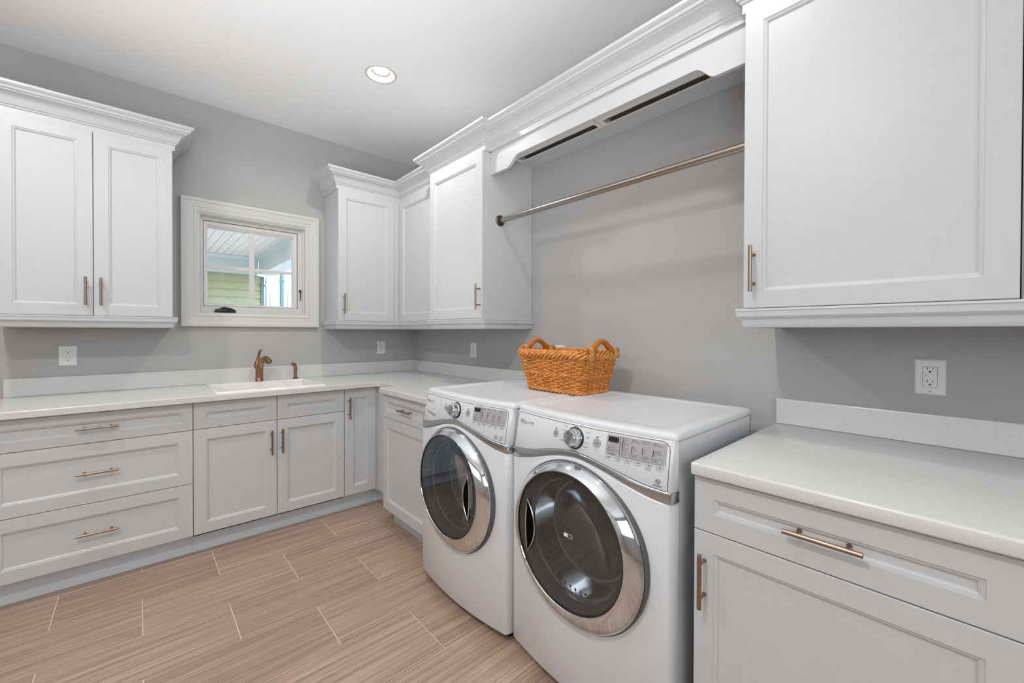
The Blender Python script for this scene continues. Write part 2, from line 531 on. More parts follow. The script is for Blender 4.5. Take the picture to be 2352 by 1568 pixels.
# ------------------------------------------------------------------ the porch outside
M_PORCHC = add_noise(mat('porch_ceiling_paint', (0.84, 0.76, 0.71), 0.6), 8, 0.04)
M_PORCHB = mat('porch_beam_paint', (0.60, 0.68, 0.67), 0.6)
M_SIDING = add_noise(mat('sage_siding', (0.36, 0.39, 0.27), 0.7), 6, 0.1)
M_PORCHW = mat('porch_white_paint', (0.86, 0.88, 0.9), 0.5)
M_PIPE = mat('teal_grey_pipe', (0.10, 0.21, 0.21), 0.45)
M_PATIO = add_noise(mat('patio_concrete', (0.62, 0.57, 0.52), 0.9), 5, 0.1)
YS, ZP = 6.0, 2.735
tag(MB().box(-6, 9, 0.3, 14, -0.3, -0.12).build('patio_slab', M_PATIO), 'pale concrete patio slab under the porch outside the window', 'patio')
pc = empty('porch_ceiling', (-0.9, 3.6, ZP), label='white bead-board porch ceiling seen through the upper window panes', cat='porch ceiling')
xs = -3.4
plank_me = None
while xs < -0.1:
    if plank_me is None:
        o = MB().nest([(-0.0565, 0.0565, -2.7, 2.6, 0.02), (-0.0565, 0.0565, -2.7, 2.6, 0.006), (-0.052, 0.052, -2.7, 2.6, 0.0)],
                      mapf=lambda x, y, z: (x, z, y)).build('plank', M_PORCHC)
        plank_me = o.data
    else:
        o = bpy.data.objects.new('plank', plank_me); C.objects.link(o)
    o.parent = pc
    o.location = (xs + 0.9, -0.2, 0)
    xs += 0.1165
MB().box(-2.6, 0.85, -2.9, 2.5, 0.02, 0.1).build('backing', M_PORCHW, pc)
pb = empty('porch_beam', (-1.5, YS - 0.06, 2.40), label='pale painted frieze beam above the green siding across the porch', cat='beam')
MB().box(-2.2, 1.31, 0, 0.2, 0.0, 0.335).build('beam_board', M_PORCHB, pb)
MB().sweep([(-2.2, 0.0), (1.31, 0.0)], [(-0.002, 0.27), (0.012, 0.275), (0.03, 0.30), (0.05, 0.322), (0.05, 0.334), (-0.002, 0.334)]).build('cove_molding', M_PORCHB, pb)
pb2 = empty('porch_beam', (-0.09, 3.0, 2.405), label='boxed porch beam running from the siding corner toward the house', cat='beam')
MB().box(-0.098, 0.2, -2.6, 2.93, 0.0, 0.33).build('beam_board', M_PORCHB, pb2)
MB().sweep([(-0.098, 2.93), (-0.098, -2.6)], [(-0.002, 0.25), (0.012, 0.256), (0.03, 0.29), (0.06, 0.32), (0.06, 0.334), (-0.002, 0.334)]).build('cove_molding', M_PORCHB, pb2)
hs = empty('porch_side_wall', (-1.7, YS + 0.1, -0.12), label='sage green lap siding wall across the porch outside', cat='siding')
side_me = MB().prism([(0.0, 0.0), (-0.006, 0.0), (-0.034, -0.156), (0.0, -0.156)], -1.8, 1.58, 'yz').build('siding_board', M_SIDING, hs, loc=(0, 0, 2.52)).data
for i in range(1, 17):
    o = bpy.data.objects.new('siding_board', side_me); C.objects.link(o)
    o.parent = hs
    o.location = (0, 0, 2.52 - i * 0.148)
MB().box(1.5815, 1.631, -0.05, 0.1, 0.0, 2.5).build('corner_board', M_PIPE, hs)


def pier(x, y, w_, label):
    t = empty('porch_pier', (x, y, -0.12), label=label, cat='column')
    h = 2.75
    MB().box(-w_ / 2, w_ / 2, -w_ / 2, w_ / 2, 0, h).build('shaft', M_PORCHW, t)
    MB().sweep([(-w_ / 2, w_ / 2), (-w_ / 2, -w_ / 2), (w_ / 2, -w_ / 2), (w_ / 2, w_ / 2)],
               [(-0.002, 2.31), (0.012, 2.315), (0.02, 2.33), (0.02, 2.35), (-0.002, 2.35)]).build('band_molding', M_PORCHW, t)
    MB().nest([(-w_ / 2 + 0.06, w_ / 2 - 0.06, 0.5, 2.2, -w_ / 2 - 0.012), (-w_ / 2 + 0.06, w_ / 2 - 0.06, 0.5, 2.2, -w_ / 2 - 0.03),
               (-w_ / 2 + 0.08, w_ / 2 - 0.08, 0.53, 2.17, -w_ / 2 - 0.012)], cap_in=True).build('raised_panel', M_PORCHW, t)
    MB().sweep([(-w_ / 2, w_ / 2), (-w_ / 2, -w_ / 2), (w_ / 2, -w_ / 2), (w_ / 2, w_ / 2)],
               [(-0.002, h - 0.1), (0.03, h - 0.04), (0.03, h), (-0.002, h)]).build('capital', M_PORCHW, t)


pier(0.072, 6.13, 0.20, 'bright white panelled porch pier left of the downspout outside')
pier(0.62, 6.33, 0.66, 'bright white panelled porch pier right of the downspout outside')
t = empty('downspout', (0.216, 5.885, -0.12), label='teal-grey downspout between the two white piers outside', cat='downspout')
MB().box(-0.033, 0.033, -0.028, 0.028, 0, 2.62, 0.008).build('pipe', M_PIPE, t, smooth=True)
MB().tube([(0, 0, 2.58), (-0.01, -0.02, 2.66), (-0.09, -0.03, 2.76)], 0.036, 10).build('elbow', M_PIPE, t, smooth=True)
MB().box(-0.045, 0.045, -0.035, 0.02, 2.41, 2.44, 0.004).build('strap', M_PIPE, t)

# ------------------------------------------------------------------ cabinet parts
def add_handle(parent, x, z, yf, vertical=True, length=0.153, name='handle'):
    """bar pull on two posts; yf is the front of the door it is screwed to"""
    mb = MB()
    h = length / 2
    yb = yf - 0.034
    ax = (lambda t_: (x, yb, z + t_)) if vertical else (lambda t_: (x + t_, yb, z))
    mb.tube([ax(-h), ax(-h + 0.001), ax(h - 0.001), ax(h)], [0.0052, 0.006, 0.006, 0.0052], 14)
    for s_ in (-0.048, 0.048):
        p = ax(s_)
        mb.tube([(p[0], yf + 0.001, p[2]), (p[0], yb + 0.003, p[2])], 0.0042, 10)
        mb.tube([(p[0], yf + 0.0005, p[2]), (p[0], yf - 0.002, p[2])], 0.0058, 10)
    return mb.build(name, M_BRONZE, parent, smooth=True)


def add_door(parent, x0, x1, z0, z1, yf, name='door', stile=0.062, th=0.019, handle=None):
    """recessed-panel front with an ogee inside edge"""
    s, b = stile, 0.0016
    y = yf
    def rc(d, yy): return (x0 + d, x1 - d, z0 + d, z1 - d, yy)
    rects = [rc(0, y + th), rc(0, y + b), rc(b, y), rc(s - 0.0015, y), rc(s, y + 0.0028), rc(s + 0.002, y + 0.0032),
             rc(s + 0.006, y + 0.0042), rc(s + 0.0095, y + 0.0075), rc(s + 0.0105, y + 0.0105), rc(s + 0.0125, y + 0.0105)]
    o = MB().nest(rects, cap_in=True, cap_out=True).build(name, M_CAB, parent)
    if handle:
        kind, hx, hz = handle
        deep = (x0 + s < hx < x1 - s) and (z0 + s < hz < z1 - s)
        add_handle(o, hx, hz, y + (0.0105 if deep else 0.0), vertical=(kind == 'v'))
    return o


CROWN = [(0.0, 2.372), (0.012, 2.372), (0.012, 2.402), (0.018, 2.406), (0.020, 2.413), (0.026, 2.416), (0.0285, 2.424),
         (0.032, 2.428), (0.036, 2.440), (0.044, 2.452), (0.056, 2.461), (0.070, 2.467), (0.073, 2.473), (0.080, 2.475),
         (0.084, 2.484), (0.092, 2.490), (0.096, 2.494), (0.0985, 2.497), (0.0985, 2.508), (0.0, 2.508)]
RAIL = [(0.0, 1.3635), (0.023, 1.3635), (0.0245, 1.360), (0.0245, 1.357), (0.022, 1.354), (0.0215, 1.345), (0.021, 1.338), (0.016, 1.332),
        (0.010, 1.328), (0.008, 1.322), (0.0085, 1.314), (0.006, 1.306), (0.002, 1.3005), (-0.012, 1.3005), (-0.012, 1.3635)]


def shiftz(prof, dz): return [(o, z - dz) for o, z in prof]


RWALL = -PI / 2
TOE_H = 0.108

# ---- lower cabinets along the sink wall
def base_box(t, w_, depth, toe_depth, x_pad=0.0, name='carcass'):
    MB().box(-w_ / 2, w_ / 2, -depth, -0.003, TOE_H, 0.8755).build(name, M_CAB, t)
    MB().box(-w_ / 2, w_ / 2, -toe_depth, -0.003, 0.0, TOE_H).build('toe_kick', M_TOE, t)


YB = -0.606
g = 0.0016
x0, x1 = -2.4865, -1.7235
t = empty('drawer_cabinet', ((x0 + x1) / 2, 0, 0), label='white base cabinet with three wide drawers left of the sink cabinet', cat='cabinet')
w_ = x1 - x0
base_box(t, w_ - 0.001, 0.5865, 0.54)
for za, zb, hz in ((0.7215, 0.872, 0.7975), (0.419, 0.7185, 0.573), (0.1195, 0.416, 0.271)):
    add_door(t, -w_ / 2 + g, w_ / 2 - g, za, zb, YB, 'drawer', 0.0615 if zb - za > 0.2 else 0.046, handle=('h', 0.0, hz))

x0, x1 = -1.7235, -0.8783
xm = -1.3009
t = empty('sink_cabinet', ((x0 + x1) / 2, 0, 0), label='white sink base cabinet with two doors below two false fronts', cat='cabinet')
cx_ = (x0 + x1) / 2
mb = MB()   # open-topped under the sink
ww = x1 - x0 - 0.001
mb.box(-ww / 2, -ww / 2 + 0.018, -0.5865, -0.003, TOE_H, 0.8755); mb.box(ww / 2 - 0.018, ww / 2, -0.5865, -0.003, TOE_H, 0.8755)
mb.box(-ww / 2, ww / 2, -0.5865, -0.003, TOE_H, TOE_H + 0.018); mb.box(-ww / 2, ww / 2, -0.021, -0.003, TOE_H, 0.8755)
mb.box(-ww / 2, ww / 2, -0.5865, -0.573, TOE_H, 0.8755)
mb.build('carcass', M_CAB, t)
MB().box(-ww / 2, ww / 2, -0.54, -0.003, 0, TOE_H).build('toe_kick', M_TOE, t)
add_door(t, x0 - cx_ + g, xm - cx_ - g, 0.7225, 0.872, YB, 'false_front', 0.058)
add_door(t, xm - cx_ + g, x1 - cx_ - g, 0.7225, 0.872, YB, 'false_front', 0.058)
add_door(t, x0 - cx_ + g, xm - cx_ - g, 0.1195, 0.7195, YB, 'door', 0.0605, handle=('v', -1.3345 - cx_, 0.586))
add_door(t, xm - cx_ + g, x1 - cx_ - g, 0.1195, 0.7195, YB, 'door', 0.0605, handle=('v', -1.2745 - cx_, 0.588))

x0, x1 = -0.8783, -0.6506
cx_ = (x0 + x1) / 2
t = empty('pullout_cabinet', (cx_, 0, 0), label='narrow white pull-out base cabinet right of the sink cabinet', cat='cabinet')
base_box(t, x1 - x0 - 0.001, 0.5865, 0.54)
add_door(t, x0 - cx_ + g, x1 - cx_ - 0.001, 0.1195, 0.872, YB, 'door', 0.062, handle=('v', -0.850 - cx_, 0.742))

# corner: filler that closes the inside corner
t = empty('corner_filler', (-0.3, -0.3, 0), label='white filler panels closing the inside corner of the base cabinets', cat='cabinet')
MB().box(-0.3495, 0.297, -0.2965, 0.297, TOE_H, 0.8755).build('carcass', M_CAB, t)
MB().box(-0.335, 0.297, -0.6445, -0.2975, TOE_H, 0.8755).build('filler_panel', M_CAB, t)
mb = MB(); mb.box(-0.3495, 0.297, -0.24, 0.297, 0, TOE_H); mb.box(-0.28, 0.297, -0.6445, -0.24, 0, TOE_H)
mb.build('toe_kick', M_TOE, t)

# bumped-out base cabinet beside the washer (local x runs along -y)
XB = -0.7534
ya, yb_ = -0.9455, -1.594
yc = (ya + yb_) / 2
t = empty('bumped_cabinet', (0, yc, 0), RWALL, 'white base cabinet with one drawer beside the washer, set forward of the corner', 'cabinet')
w_ = ya - yb_
base_box(t, w_, 0.7335, 0.672)
dl = -(-0.9545) + yc   # local x of the door's left edge
add_door(t, 0.9545 + yc, w_ / 2 - 0.002, 0.7225, 0.872, XB, 'drawer', 0.046, handle=('h', 0.0, 0.797))
add_door(t, 0.9545 + yc, w_ / 2 - 0.002, 0.1195, 0.7195, XB, 'door', 0.062)

# near right base cabinet
XN = -0.7644
ya, yb_ = -3.026, -3.634
yc = (ya + yb_) / 2
t = empty('right_base_cabinet', (0, yc, 0), RWALL, 'white base cabinet with one drawer over a door nearest the camera', 'cabinet')
w_ = ya - yb_
base_box(t, w_ + 0.0, 0.7445, 0.68)
add_door(t, -w_ / 2, w_ / 2, 0.7225, 0.872, XN, 'drawer', 0.055, handle=('h', -3.3275 * -1 + yc, 0.8))
add_door(t, -w_ / 2, w_ / 2, 0.1195, 0.7195, XN, 'door', 0.055, handle=('v', 3.056 + yc, 0.5905))
ya2 = yb_ - 0.003
t = empty('end_base_cabinet', (0, ya2 - 0.25, 0), RWALL, 'white base cabinet at the near end of the right-hand counter, mostly outside the picture', 'cabinet')
base_box(t, 0.5, 0.7445, 0.68)
add_door(t, -0.25, 0.25, 0.7225, 0.872, XN, 'drawer', 0.055)
add_door(t, -0.25, 0.25, 0.1195, 0.7195, XN, 'door', 0.055)

# ---- worktops
def slab(outline, hole, z0, z1, name, parent):
    bm = bmesh.new()
    def loop(pts):
        vs = [bm.verts.new((x, y, z0)) for x, y in pts]
        return [bm.edges.new((vs[i], vs[(i + 1) % len(vs)])) for i in range(len(vs))]
    es = loop(outline)
    if hole: es += loop(hole)
    bmesh.ops.triangle_fill(bm, edges=es, use_beauty=True)
    r = bmesh.ops.extrude_face_region(bm, geom=bm.faces[:])
    bmesh.ops.translate(bm, verts=[v for v in r['geom'] if isinstance(v, bmesh.types.BMVert)], vec=(0, 0, z1 - z0))
    bmesh.ops.dissolve_limit(bm, angle_limit=0.01, verts=bm.verts[:], edges=bm.edges[:])
    mb = MB(); mb.bm.free(); mb.bm = bm
    return mb.build(name, M_QUARTZ, parent, bevel=0.004)


ct = empty('countertop', (-1.2, -0.3, 0.8785), label='white quartz L-shaped worktop holding the sink and turning the corner', cat='countertop')
ox, oy = -1.2, -0.3
# inside corner with a small fillet: left run front -> right run front
fil = [(-0.643 - 0.03 * (1 - math.sin(b_)), -0.6444 - 0.03 * (1 - math.cos(b_))) for b_ in [PI / 2 * i / 4.0 for i in range(5)]]
out = [(-2.50, -0.001), (-0.001, -0.001), (-0.001, -1.5965), (-0.7765, -1.5965), (-0.7765, -0.943), (-0.643, -0.943)] + \
      [(p[0], p[1]) for p in reversed(fil)] + [(-2.50, -0.6444)]
slab([(x - ox, y - oy) for x, y in out], [(x - ox, y - oy) for x, y in ((-1.600, -0.578), (-1.022, -0.578), (-1.022, -0.150), (-1.600, -0.150))],
     0.0, 0.036, 'slab', ct)
MB().box(-2.50 - ox, -0.0205 - ox, -0.0205 - oy, -0.001 - oy, 0.0362, 0.1365, 0.003).build('backsplash', M_QUARTZ, ct)
MB().box(-0.0205 - ox, -0.001 - ox, -1.5965 - oy, -0.001 - oy, 0.0362, 0.1365, 0.003).build('backsplash', M_QUARTZ, ct)

ct2 = empty('countertop', (-0.4, -3.6, 0.8785), label='white quartz worktop right of the dryer with its own backsplash', cat='countertop')
mb = MB(); mb.box(-0.3845, 0.399, -0.54, 0.5775, 0.0, 0.036, 0.006, 3); mb.build('slab', M_QUARTZ, ct2, smooth=True)
MB().box(0.3795, 0.399, -0.54, 0.5747, 0.0362, 0.1365, 0.003).build('backsplash', M_QUARTZ, ct2)

# ---- wall cabinets
def wall_box(t, w_, depth, z0, z1): MB().box(-w_ / 2, w_ / 2, -depth, -0.003, z0, z1).build('carcass', M_CAB, t)


ZB = 1.30
# left pair
x0, x1 = -2.482, -1.797
cx_ = (x0 + x1) / 2; w_ = x1 - x0
t = empty('left_wall_cabinet', (cx_, 0, ZB), label='white two-door wall cabinet left of the window', cat='cabinet')
wall_box(t, w_, 0.300, 0.0365, 1.2075)
xm = -2.1345
add_door(t, -w_ / 2 + g, xm - cx_ - g, 1.3655 - ZB, 2.3715 - ZB, -0.32, 'door', 0.0605, handle=('v', -2.1635 - cx_, 1.4975 - ZB))
add_door(t, xm - cx_ + g, w_ / 2 - 0.0005, 1.3655 - ZB, 2.3715 - ZB, -0.32, 'door', 0.0605, handle=('v', -2.1035 - cx_, 1.497 - ZB))
pth = [(-w_ / 2, -0.003), (-w_ / 2, -0.300), (w_ / 2, -0.300), (w_ / 2, -0.003)]
MB().sweep(pth, shiftz(CROWN, ZB)).build('crown_molding', M_CAB, t, smooth=True, angle=25)
MB().sweep(pth, shiftz(RAIL, ZB)).build('light_rail', M_CAB, t, smooth=True, angle=25)

# corner cabinet
t = empty('corner_wall_cabinet', (-0.41, -0.15, ZB), label='white L-shaped corner wall cabinet right of the window', cat='cabinet')
ex, ey = -0.41, -0.15
mb = MB()
mb.prism([(x - ex, y - ey) for x, y in ((-0.822, -0.003), (-0.003, -0.003), (-0.003, -0.975), (-0.300, -0.975), (-0.300, -0.300), (-0.822, -0.300))],
         0.0365, 1.2075)
mb.build('carcass', M_CAB, t)
add_door(t, -0.822 - ex + 0.0005, -0.367 - ex, 1.3655 - ZB, 2.3715 - ZB, -0.32 - ey, 'door', 0.0625, handle=('v', -0.7825 - ex, 1.4975 - ZB))
# corner stile and the door on the right-hand wall
MB().box(-0.3655 - ex, -0.300 - ex, -0.3125 - ey, -0.300 - ey, 1.3655 - ZB, 2.3715 - ZB).build('stile', M_CAB, t)
d = MB()
def rr(dd, xx): return (0.3255 + dd, 0.974 - dd, 1.3655 - ZB + dd, 2.3715 - ZB - dd, xx)
s_ = 0.0615
d.nest([rr(0, 0.019), rr(0, 0.0016), rr(0.0016, 0), rr(s_ - 0.0015, 0), rr(s_, 0.0028), rr(s_ + 0.002, 0.0032), rr(s_ + 0.006, 0.0042), rr(s_ + 0.0095, 0.0075),
        rr(s_ + 0.0105, 0.0105), rr(s_ + 0.0125, 0.0105)], cap_in=True, cap_out=True, mapf=lambda x, y, z: (-0.32 + y - ex, -x - ey, z))
d.build('door', M_CAB, t)
pth = [(x - ex, y - ey) for x, y in ((-0.822, -0.003), (-0.822, -0.300), (-0.300, -0.300), (-0.300, -0.975))]
MB().sweep(pth, shiftz(CROWN, ZB)).build('crown_molding', M_CAB, t, smooth=True, angle=25)
MB().sweep(pth, shiftz(RAIL, ZB)).build('light_rail', M_CAB, t, smooth=True, angle=25)

# bumped-out wall cabinet
ya, yb_ = -0.980, -1.588
yc = (ya + yb_) / 2; w_ = ya - yb_
t = empty('tall_wall_cabinet', (0, yc, ZB), RWALL, 'white one-door wall cabinet carrying the left end of the hanging rod', 'cabinet')
wall_box(t, w_, 0.400, 0.0365, 1.2075)
add_door(t, -w_ / 2 + 0.002, w_ / 2 - 0.004, 1.3655 - ZB, 2.3715 - ZB, -0.42, 'door', 0.0615, handle=('v', 1.564 + yc, 1.494 - ZB))
pth = [(-w_ / 2, -0.29), (-w_ / 2, -0.400), (w_ / 2, -0.400), (w_ / 2, -0.3605)]
MB().sweep(pth, shiftz(CROWN, ZB)).build('crown_molding', M_CAB, t, smooth=True, angle=25)
pth = [(-w_ / 2, -0.29), (-w_ / 2, -0.400), (w_ / 2, -0.400), (w_ / 2, -0.003)]
MB().sweep(pth, shiftz(RAIL, ZB)).build('light_rail', M_CAB, t, smooth=True, angle=25)

# near right wall cabinet
ya, yb_ = -3.035, -3.634
yc = (ya + yb_) / 2; w_ = ya - yb_
t = empty('near_wall_cabinet', (0, yc, ZB), RWALL, 'large white wall cabinet nearest the camera at the upper right', 'cabinet')
wall_box(t, w_, 0.400, 0.0365, 1.2075)
add_door(t, -w_ / 2, w_ / 2 - 0.0005, 1.3655 - ZB, 2.3715 - ZB, -0.42, 'door', 0.0575, handle=('v', 3.0665 + yc, 1.4955 - ZB))
pth = [(-w_ / 2, -0.3605), (-w_ / 2, -0.400), (w_ / 2 + 0.5, -0.400)]
MB().sweep(pth, shiftz(CROWN, ZB)).build('crown_molding', M_CAB, t, smooth=True, angle=25)
pth = [(-w_ / 2, -0.003), (-w_ / 2, -0.400), (w_ / 2 + 0.5, -0.400)]
MB().sweep(pth, shiftz(RAIL, ZB)).build('light_rail', M_CAB, t, smooth=True, angle=25)
t = empty('end_wall_cabinet', (0, yb_ - 0.253, ZB), RWALL, 'grey-shadowed wall cabinet beyond the large one at the right edge', 'cabinet')
wall_box(t, 0.5, 0.395, 0.0365, 1.2075)
add_door(t, -0.235, 0.25, 1.3655 - ZB, 2.3715 - ZB, -0.415, 'door', 0.0575)

# ---- valance between the two deep wall cabinets
y0, y1 = -1.5895, -3.0335
yc = (y0 + y1) / 2
t = empty('valance', (-0.36, yc, 2.23), label='white arched valance with crown above the washer and dryer', cat='valance')
def S(y): return y - yc
def zz(z): return z - 2.23
def ogee(ya_, za_, yb__, zb_, n=10):
    pts = []
    for i in range(n + 1):
        u = i / n
        e = 0.5 - 0.5 * math.cos(PI * u)
        pts.append((ya_ + (yb__ - ya_) * u, za_ + (zb_ - za_) * e))
    return pts
low = [(y0, 2.236)] + ogee(-1.735, 2.236, -1.835, 2.291) + ogee(-2.835, 2.291, -2.915, 2.236) + [(y1, 2.236)]
poly = [(S(a), zz(b)) for a, b in low] + [(S(y1), zz(2.40)), (S(y0), zz(2.40))]
mb = MB()
n = len(low)
for k in range(n - 1):   # quads between the shaped edge and the top, so the shape stays clean
    (a0, b0), (a1, b1) = low[k], low[k + 1]
    for xx in (0.0, 0.019):
        mb.face([(xx, S(a0), zz(b0)), (xx, S(a1), zz(b1)), (xx, S(a1), zz(2.40)), (xx, S(a0), zz(2.40))])
    mb.face([(0.0, S(a0), zz(b0)), (0.019, S(a0), zz(b0)), (0.019, S(a1), zz(b1)), (0.0, S(a1), zz(b1))])
bmesh.ops.remove_doubles(mb.bm, verts=mb.bm.verts[:], dist=1e-5)
mb.build('valance_board', M_CAB, t, smooth=True, angle=30)
MB().sweep([(0.0, S(y0)), (0.0, S(y1))], shiftz(CROWN, 2.23)).build('crown_molding', M_CAB, t, smooth=True, angle=25)
MB().box(0.0195, 0.358, S(y1), S(y0), zz(2.370), zz(2.388)).build('soffit_board', M_CAB, t)
for i, (ya_, yb__, lab) in enumerate(((-1.640, -2.262, 'left of the two slim light strips behind the valance'),
                                      (-2.268, -2.890, 'right of the two slim light strips behind the valance'))):
    L_ = ya_ - yb__
    f = empty('light_strip', (-0.205, (ya_ + yb__) / 2, 2.3695), RWALL, lab, 'light', 'light strips behind the valance')
    MB().nest([(-L_ / 2, L_ / 2, -0.09, 0.055, 0.0), (-L_ / 2, L_ / 2, -0.09, 0.055, -0.015), (-L_ / 2 + 0.03, L_ / 2 - 0.02, 0.0, 0.04, -0.016)],
              cap_in=False, mapf=lambda x, y, z: (x, z, y)).build('housing', M_PLASTIC, f)
    MB().nest([(-L_ / 2 + 0.03, L_ / 2 - 0.02, 0.0, 0.04, -0.0155), (-L_ / 2 + 0.036, L_ / 2 - 0.026, 0.004, 0.036, -0.001)],
              cap_in=True, mapf=lambda x, y, z: (x, z, y)).build('reflector', M_STEELDK, f)

# ---- hanging rod
t = empty('hanging_rod', (-0.283, (-1.588 - 3.035) / 2, 1.972), label='rose-bronze hanging rod between the two deep wall cabinets', cat='rod')
hl = (3.035 - 1.588) / 2
MB().tube([(0, hl - 0.004, 0), (0, -hl + 0.004, 0)], 0.0165, 20).build('rod', M_ROD, t, smooth=True)
for s_ in (1, -1):
    fl = MB().lathe([(0.001, 0.0), (0.034, 0.0), (0.034, 0.004), (0.030, 0.008), (0.022, 0.010), (0.0205, 0.022), (0.0172, 0.022), (0.0172, 0.010)],
                    axis='y', n=28)
    bmesh.ops.transform(fl.bm, matrix=Matrix.Scale(-s_, 4, (0, 1, 0)), verts=fl.bm.verts)
    fo = fl.build('flange', M_DARKBRONZE, t, smooth=True, loc=(0, s_ * (hl - 0.0005), 0))
    for a in (90, 210, 330):
        MB().lathe([(0.0003, 0.002), (0.003, 0.002), (0.0034, 0.0), (0.0034, -0.004)], axis='y', n=10).build(
            'screw', M_BRONZE, fo, smooth=True, loc=(0.026 * math.cos(math.radians(a)), -s_ * 0.0095, 0.026 * math.sin(math.radians(a))))

# ------------------------------------------------------------------ sink and taps
t = empty('sink', (-1.311, -0.336, 0.9145), label='white drop-in sink with a flat rim set in the worktop', cat='sink')
rx0, rx1, ry0, ry1 = -1.6185 + 1.311, -1.004 + 1.311, -0.600 + 0.336, -0.072 + 0.336
MB().nest([(rx0, rx1, ry0, ry1, 0.0), (rx0 + 0.001, rx1 - 0.001, ry0 + 0.001, ry1 - 0.001, 0.005), (rx0 + 0.006, rx1 - 0.006, ry0 + 0.006, ry1 - 0.006, 0.008),
           (rx0 + 0.026, rx1 - 0.026, ry0 + 0.030, ry1 - 0.082, 0.008), (rx0 + 0.031, rx1 - 0.031, ry0 + 0.035, ry1 - 0.086, 0.003),
           (rx0 + 0.036, rx1 - 0.036, ry0 + 0.040, ry1 - 0.090, -0.15), (rx0 + 0.07, rx1 - 0.07, ry0 + 0.075, ry1 - 0.125, -0.17)],
          cap_in=True, mapf=lambda x, y, z: (x, z, y)).build('basin', M_PORC, t, bevel=0.004, smooth=True)
MB().lathe([(0.045, 0.0), (0.043, 0.003), (0.032, 0.002), (0.028, -0.002), (0.001, -0.002)], n=24).build('drain', M_CHROME, t, smooth=True, loc=(0, 0.02, -0.1695))

t = empty('faucet', (-1.307, -0.1165, 0.9226), label='copper-bronze single-lever faucet on the back of the sink', cat='faucet')
fb = MB()
fb.lathe([(0.001, 0), (0.0235, 0), (0.0235, 0.020), (0.0225, 0.022)], n=24)
fb.build('base_collar', M_COPPER, t, smooth=True)
fb = MB()
fb.tube([(0, 0, 0.020), (0, 0, 0.06), (0.002, -0.004, 0.10), (0.006, -0.016, 0.128), (0.014, -0.042, 0.150), (0.022, -0.072, 0.158), (0.029, -0.098, 0.149), (0.032, -0.106, 0.142)],
        [0.0225, 0.022, 0.021, 0.0205, 0.020, 0.020, 0.019, 0.0172], 20)
fb.build('spout', M_COPPER, t, smooth=True)
fb = MB()
fb.tube([(0.030, -0.1005, 0.146), (0.033, -0.108, 0.137), (0.0345, -0.112, 0.132)], [0.0165, 0.0165, 0.0135], 18)
fb.build('spray_head', M_DARKBRONZE, t, smooth=True)
fb = MB()
fb.tube([(-0.006, 0.012, 0.085), (-0.009, 0.018, 0.102), (-0.009, 0.020, 0.125), (-0.005, 0.019, 0.150), (0.0, 0.015, 0.178), (0.004, 0.010, 0.204), (0.011, 0.0, 0.217), (0.018, -0.008, 0.215)],
        [0.017, 0.0175, 0.014, 0.0095, 0.0075, 0.0075, 0.0065, 0.003], 14)
fb.build('lever', M_COPPER, t, smooth=True)

for o_ in t.children: o_.data.transform(Matrix.Scale(1.12, 4, (1, 0, 0)) @ Matrix.Scale(1.12, 4, (0, 1, 0)) @ Matrix.Scale(1.04, 4, (0, 0, 1)))
t = empty('side_sprayer', (-1.064, -0.093, 0.9226), label='small bronze side sprayer standing right of the faucet', cat='sprayer')
MB().lathe([(0.001, 0), (0.021, 0), (0.021, 0.003), (0.013, 0.006), (0.0105, 0.012)], n=24).build('base_flange', M_DARKBRONZE, t, smooth=True)
MB().tube([(0, 0, 0.006), (0, 0, 0.028)], [0.0115, 0.011], 16).build('holder', M_COPPER, t, smooth=True)
MB().tube([(0, 0, 0.028), (0, 0, 0.07), (-0.002, -0.002, 0.092), (-0.010, -0.012, 0.108), (-0.022, -0.026, 0.112), (-0.030, -0.034, 0.108)],
          [0.0105, 0.0112, 0.0118, 0.0128, 0.0132, 0.0118], 16).build('spray_wand', M_COPPER, t, smooth=True)
MB().tube([(0.008, 0.006, 0.10), (0.013, 0.010, 0.075), (0.014, 0.011, 0.055)], [0.004, 0.004, 0.003], 8).build('trigger', M_DARKBRONZE, t, smooth=True)

# ------------------------------------------------------------------ outlets
def rrect(w_, h_, r, n=4):
    pts = []
    for cx0, cy0, a0 in ((w_ / 2 - r, h_ / 2 - r, 0), (-w_ / 2 + r, h_ / 2 - r, 90), (-w_ / 2 + r, -h_ / 2 + r, 180), (w_ / 2 - r, -h_ / 2 + r, 270)):
        for i in range(n + 1):
            a = math.radians(a0 + 90 * i / n)
            pts.append((cx0 + r * math.cos(a), cy0 + r * math.sin(a)))
    return pts


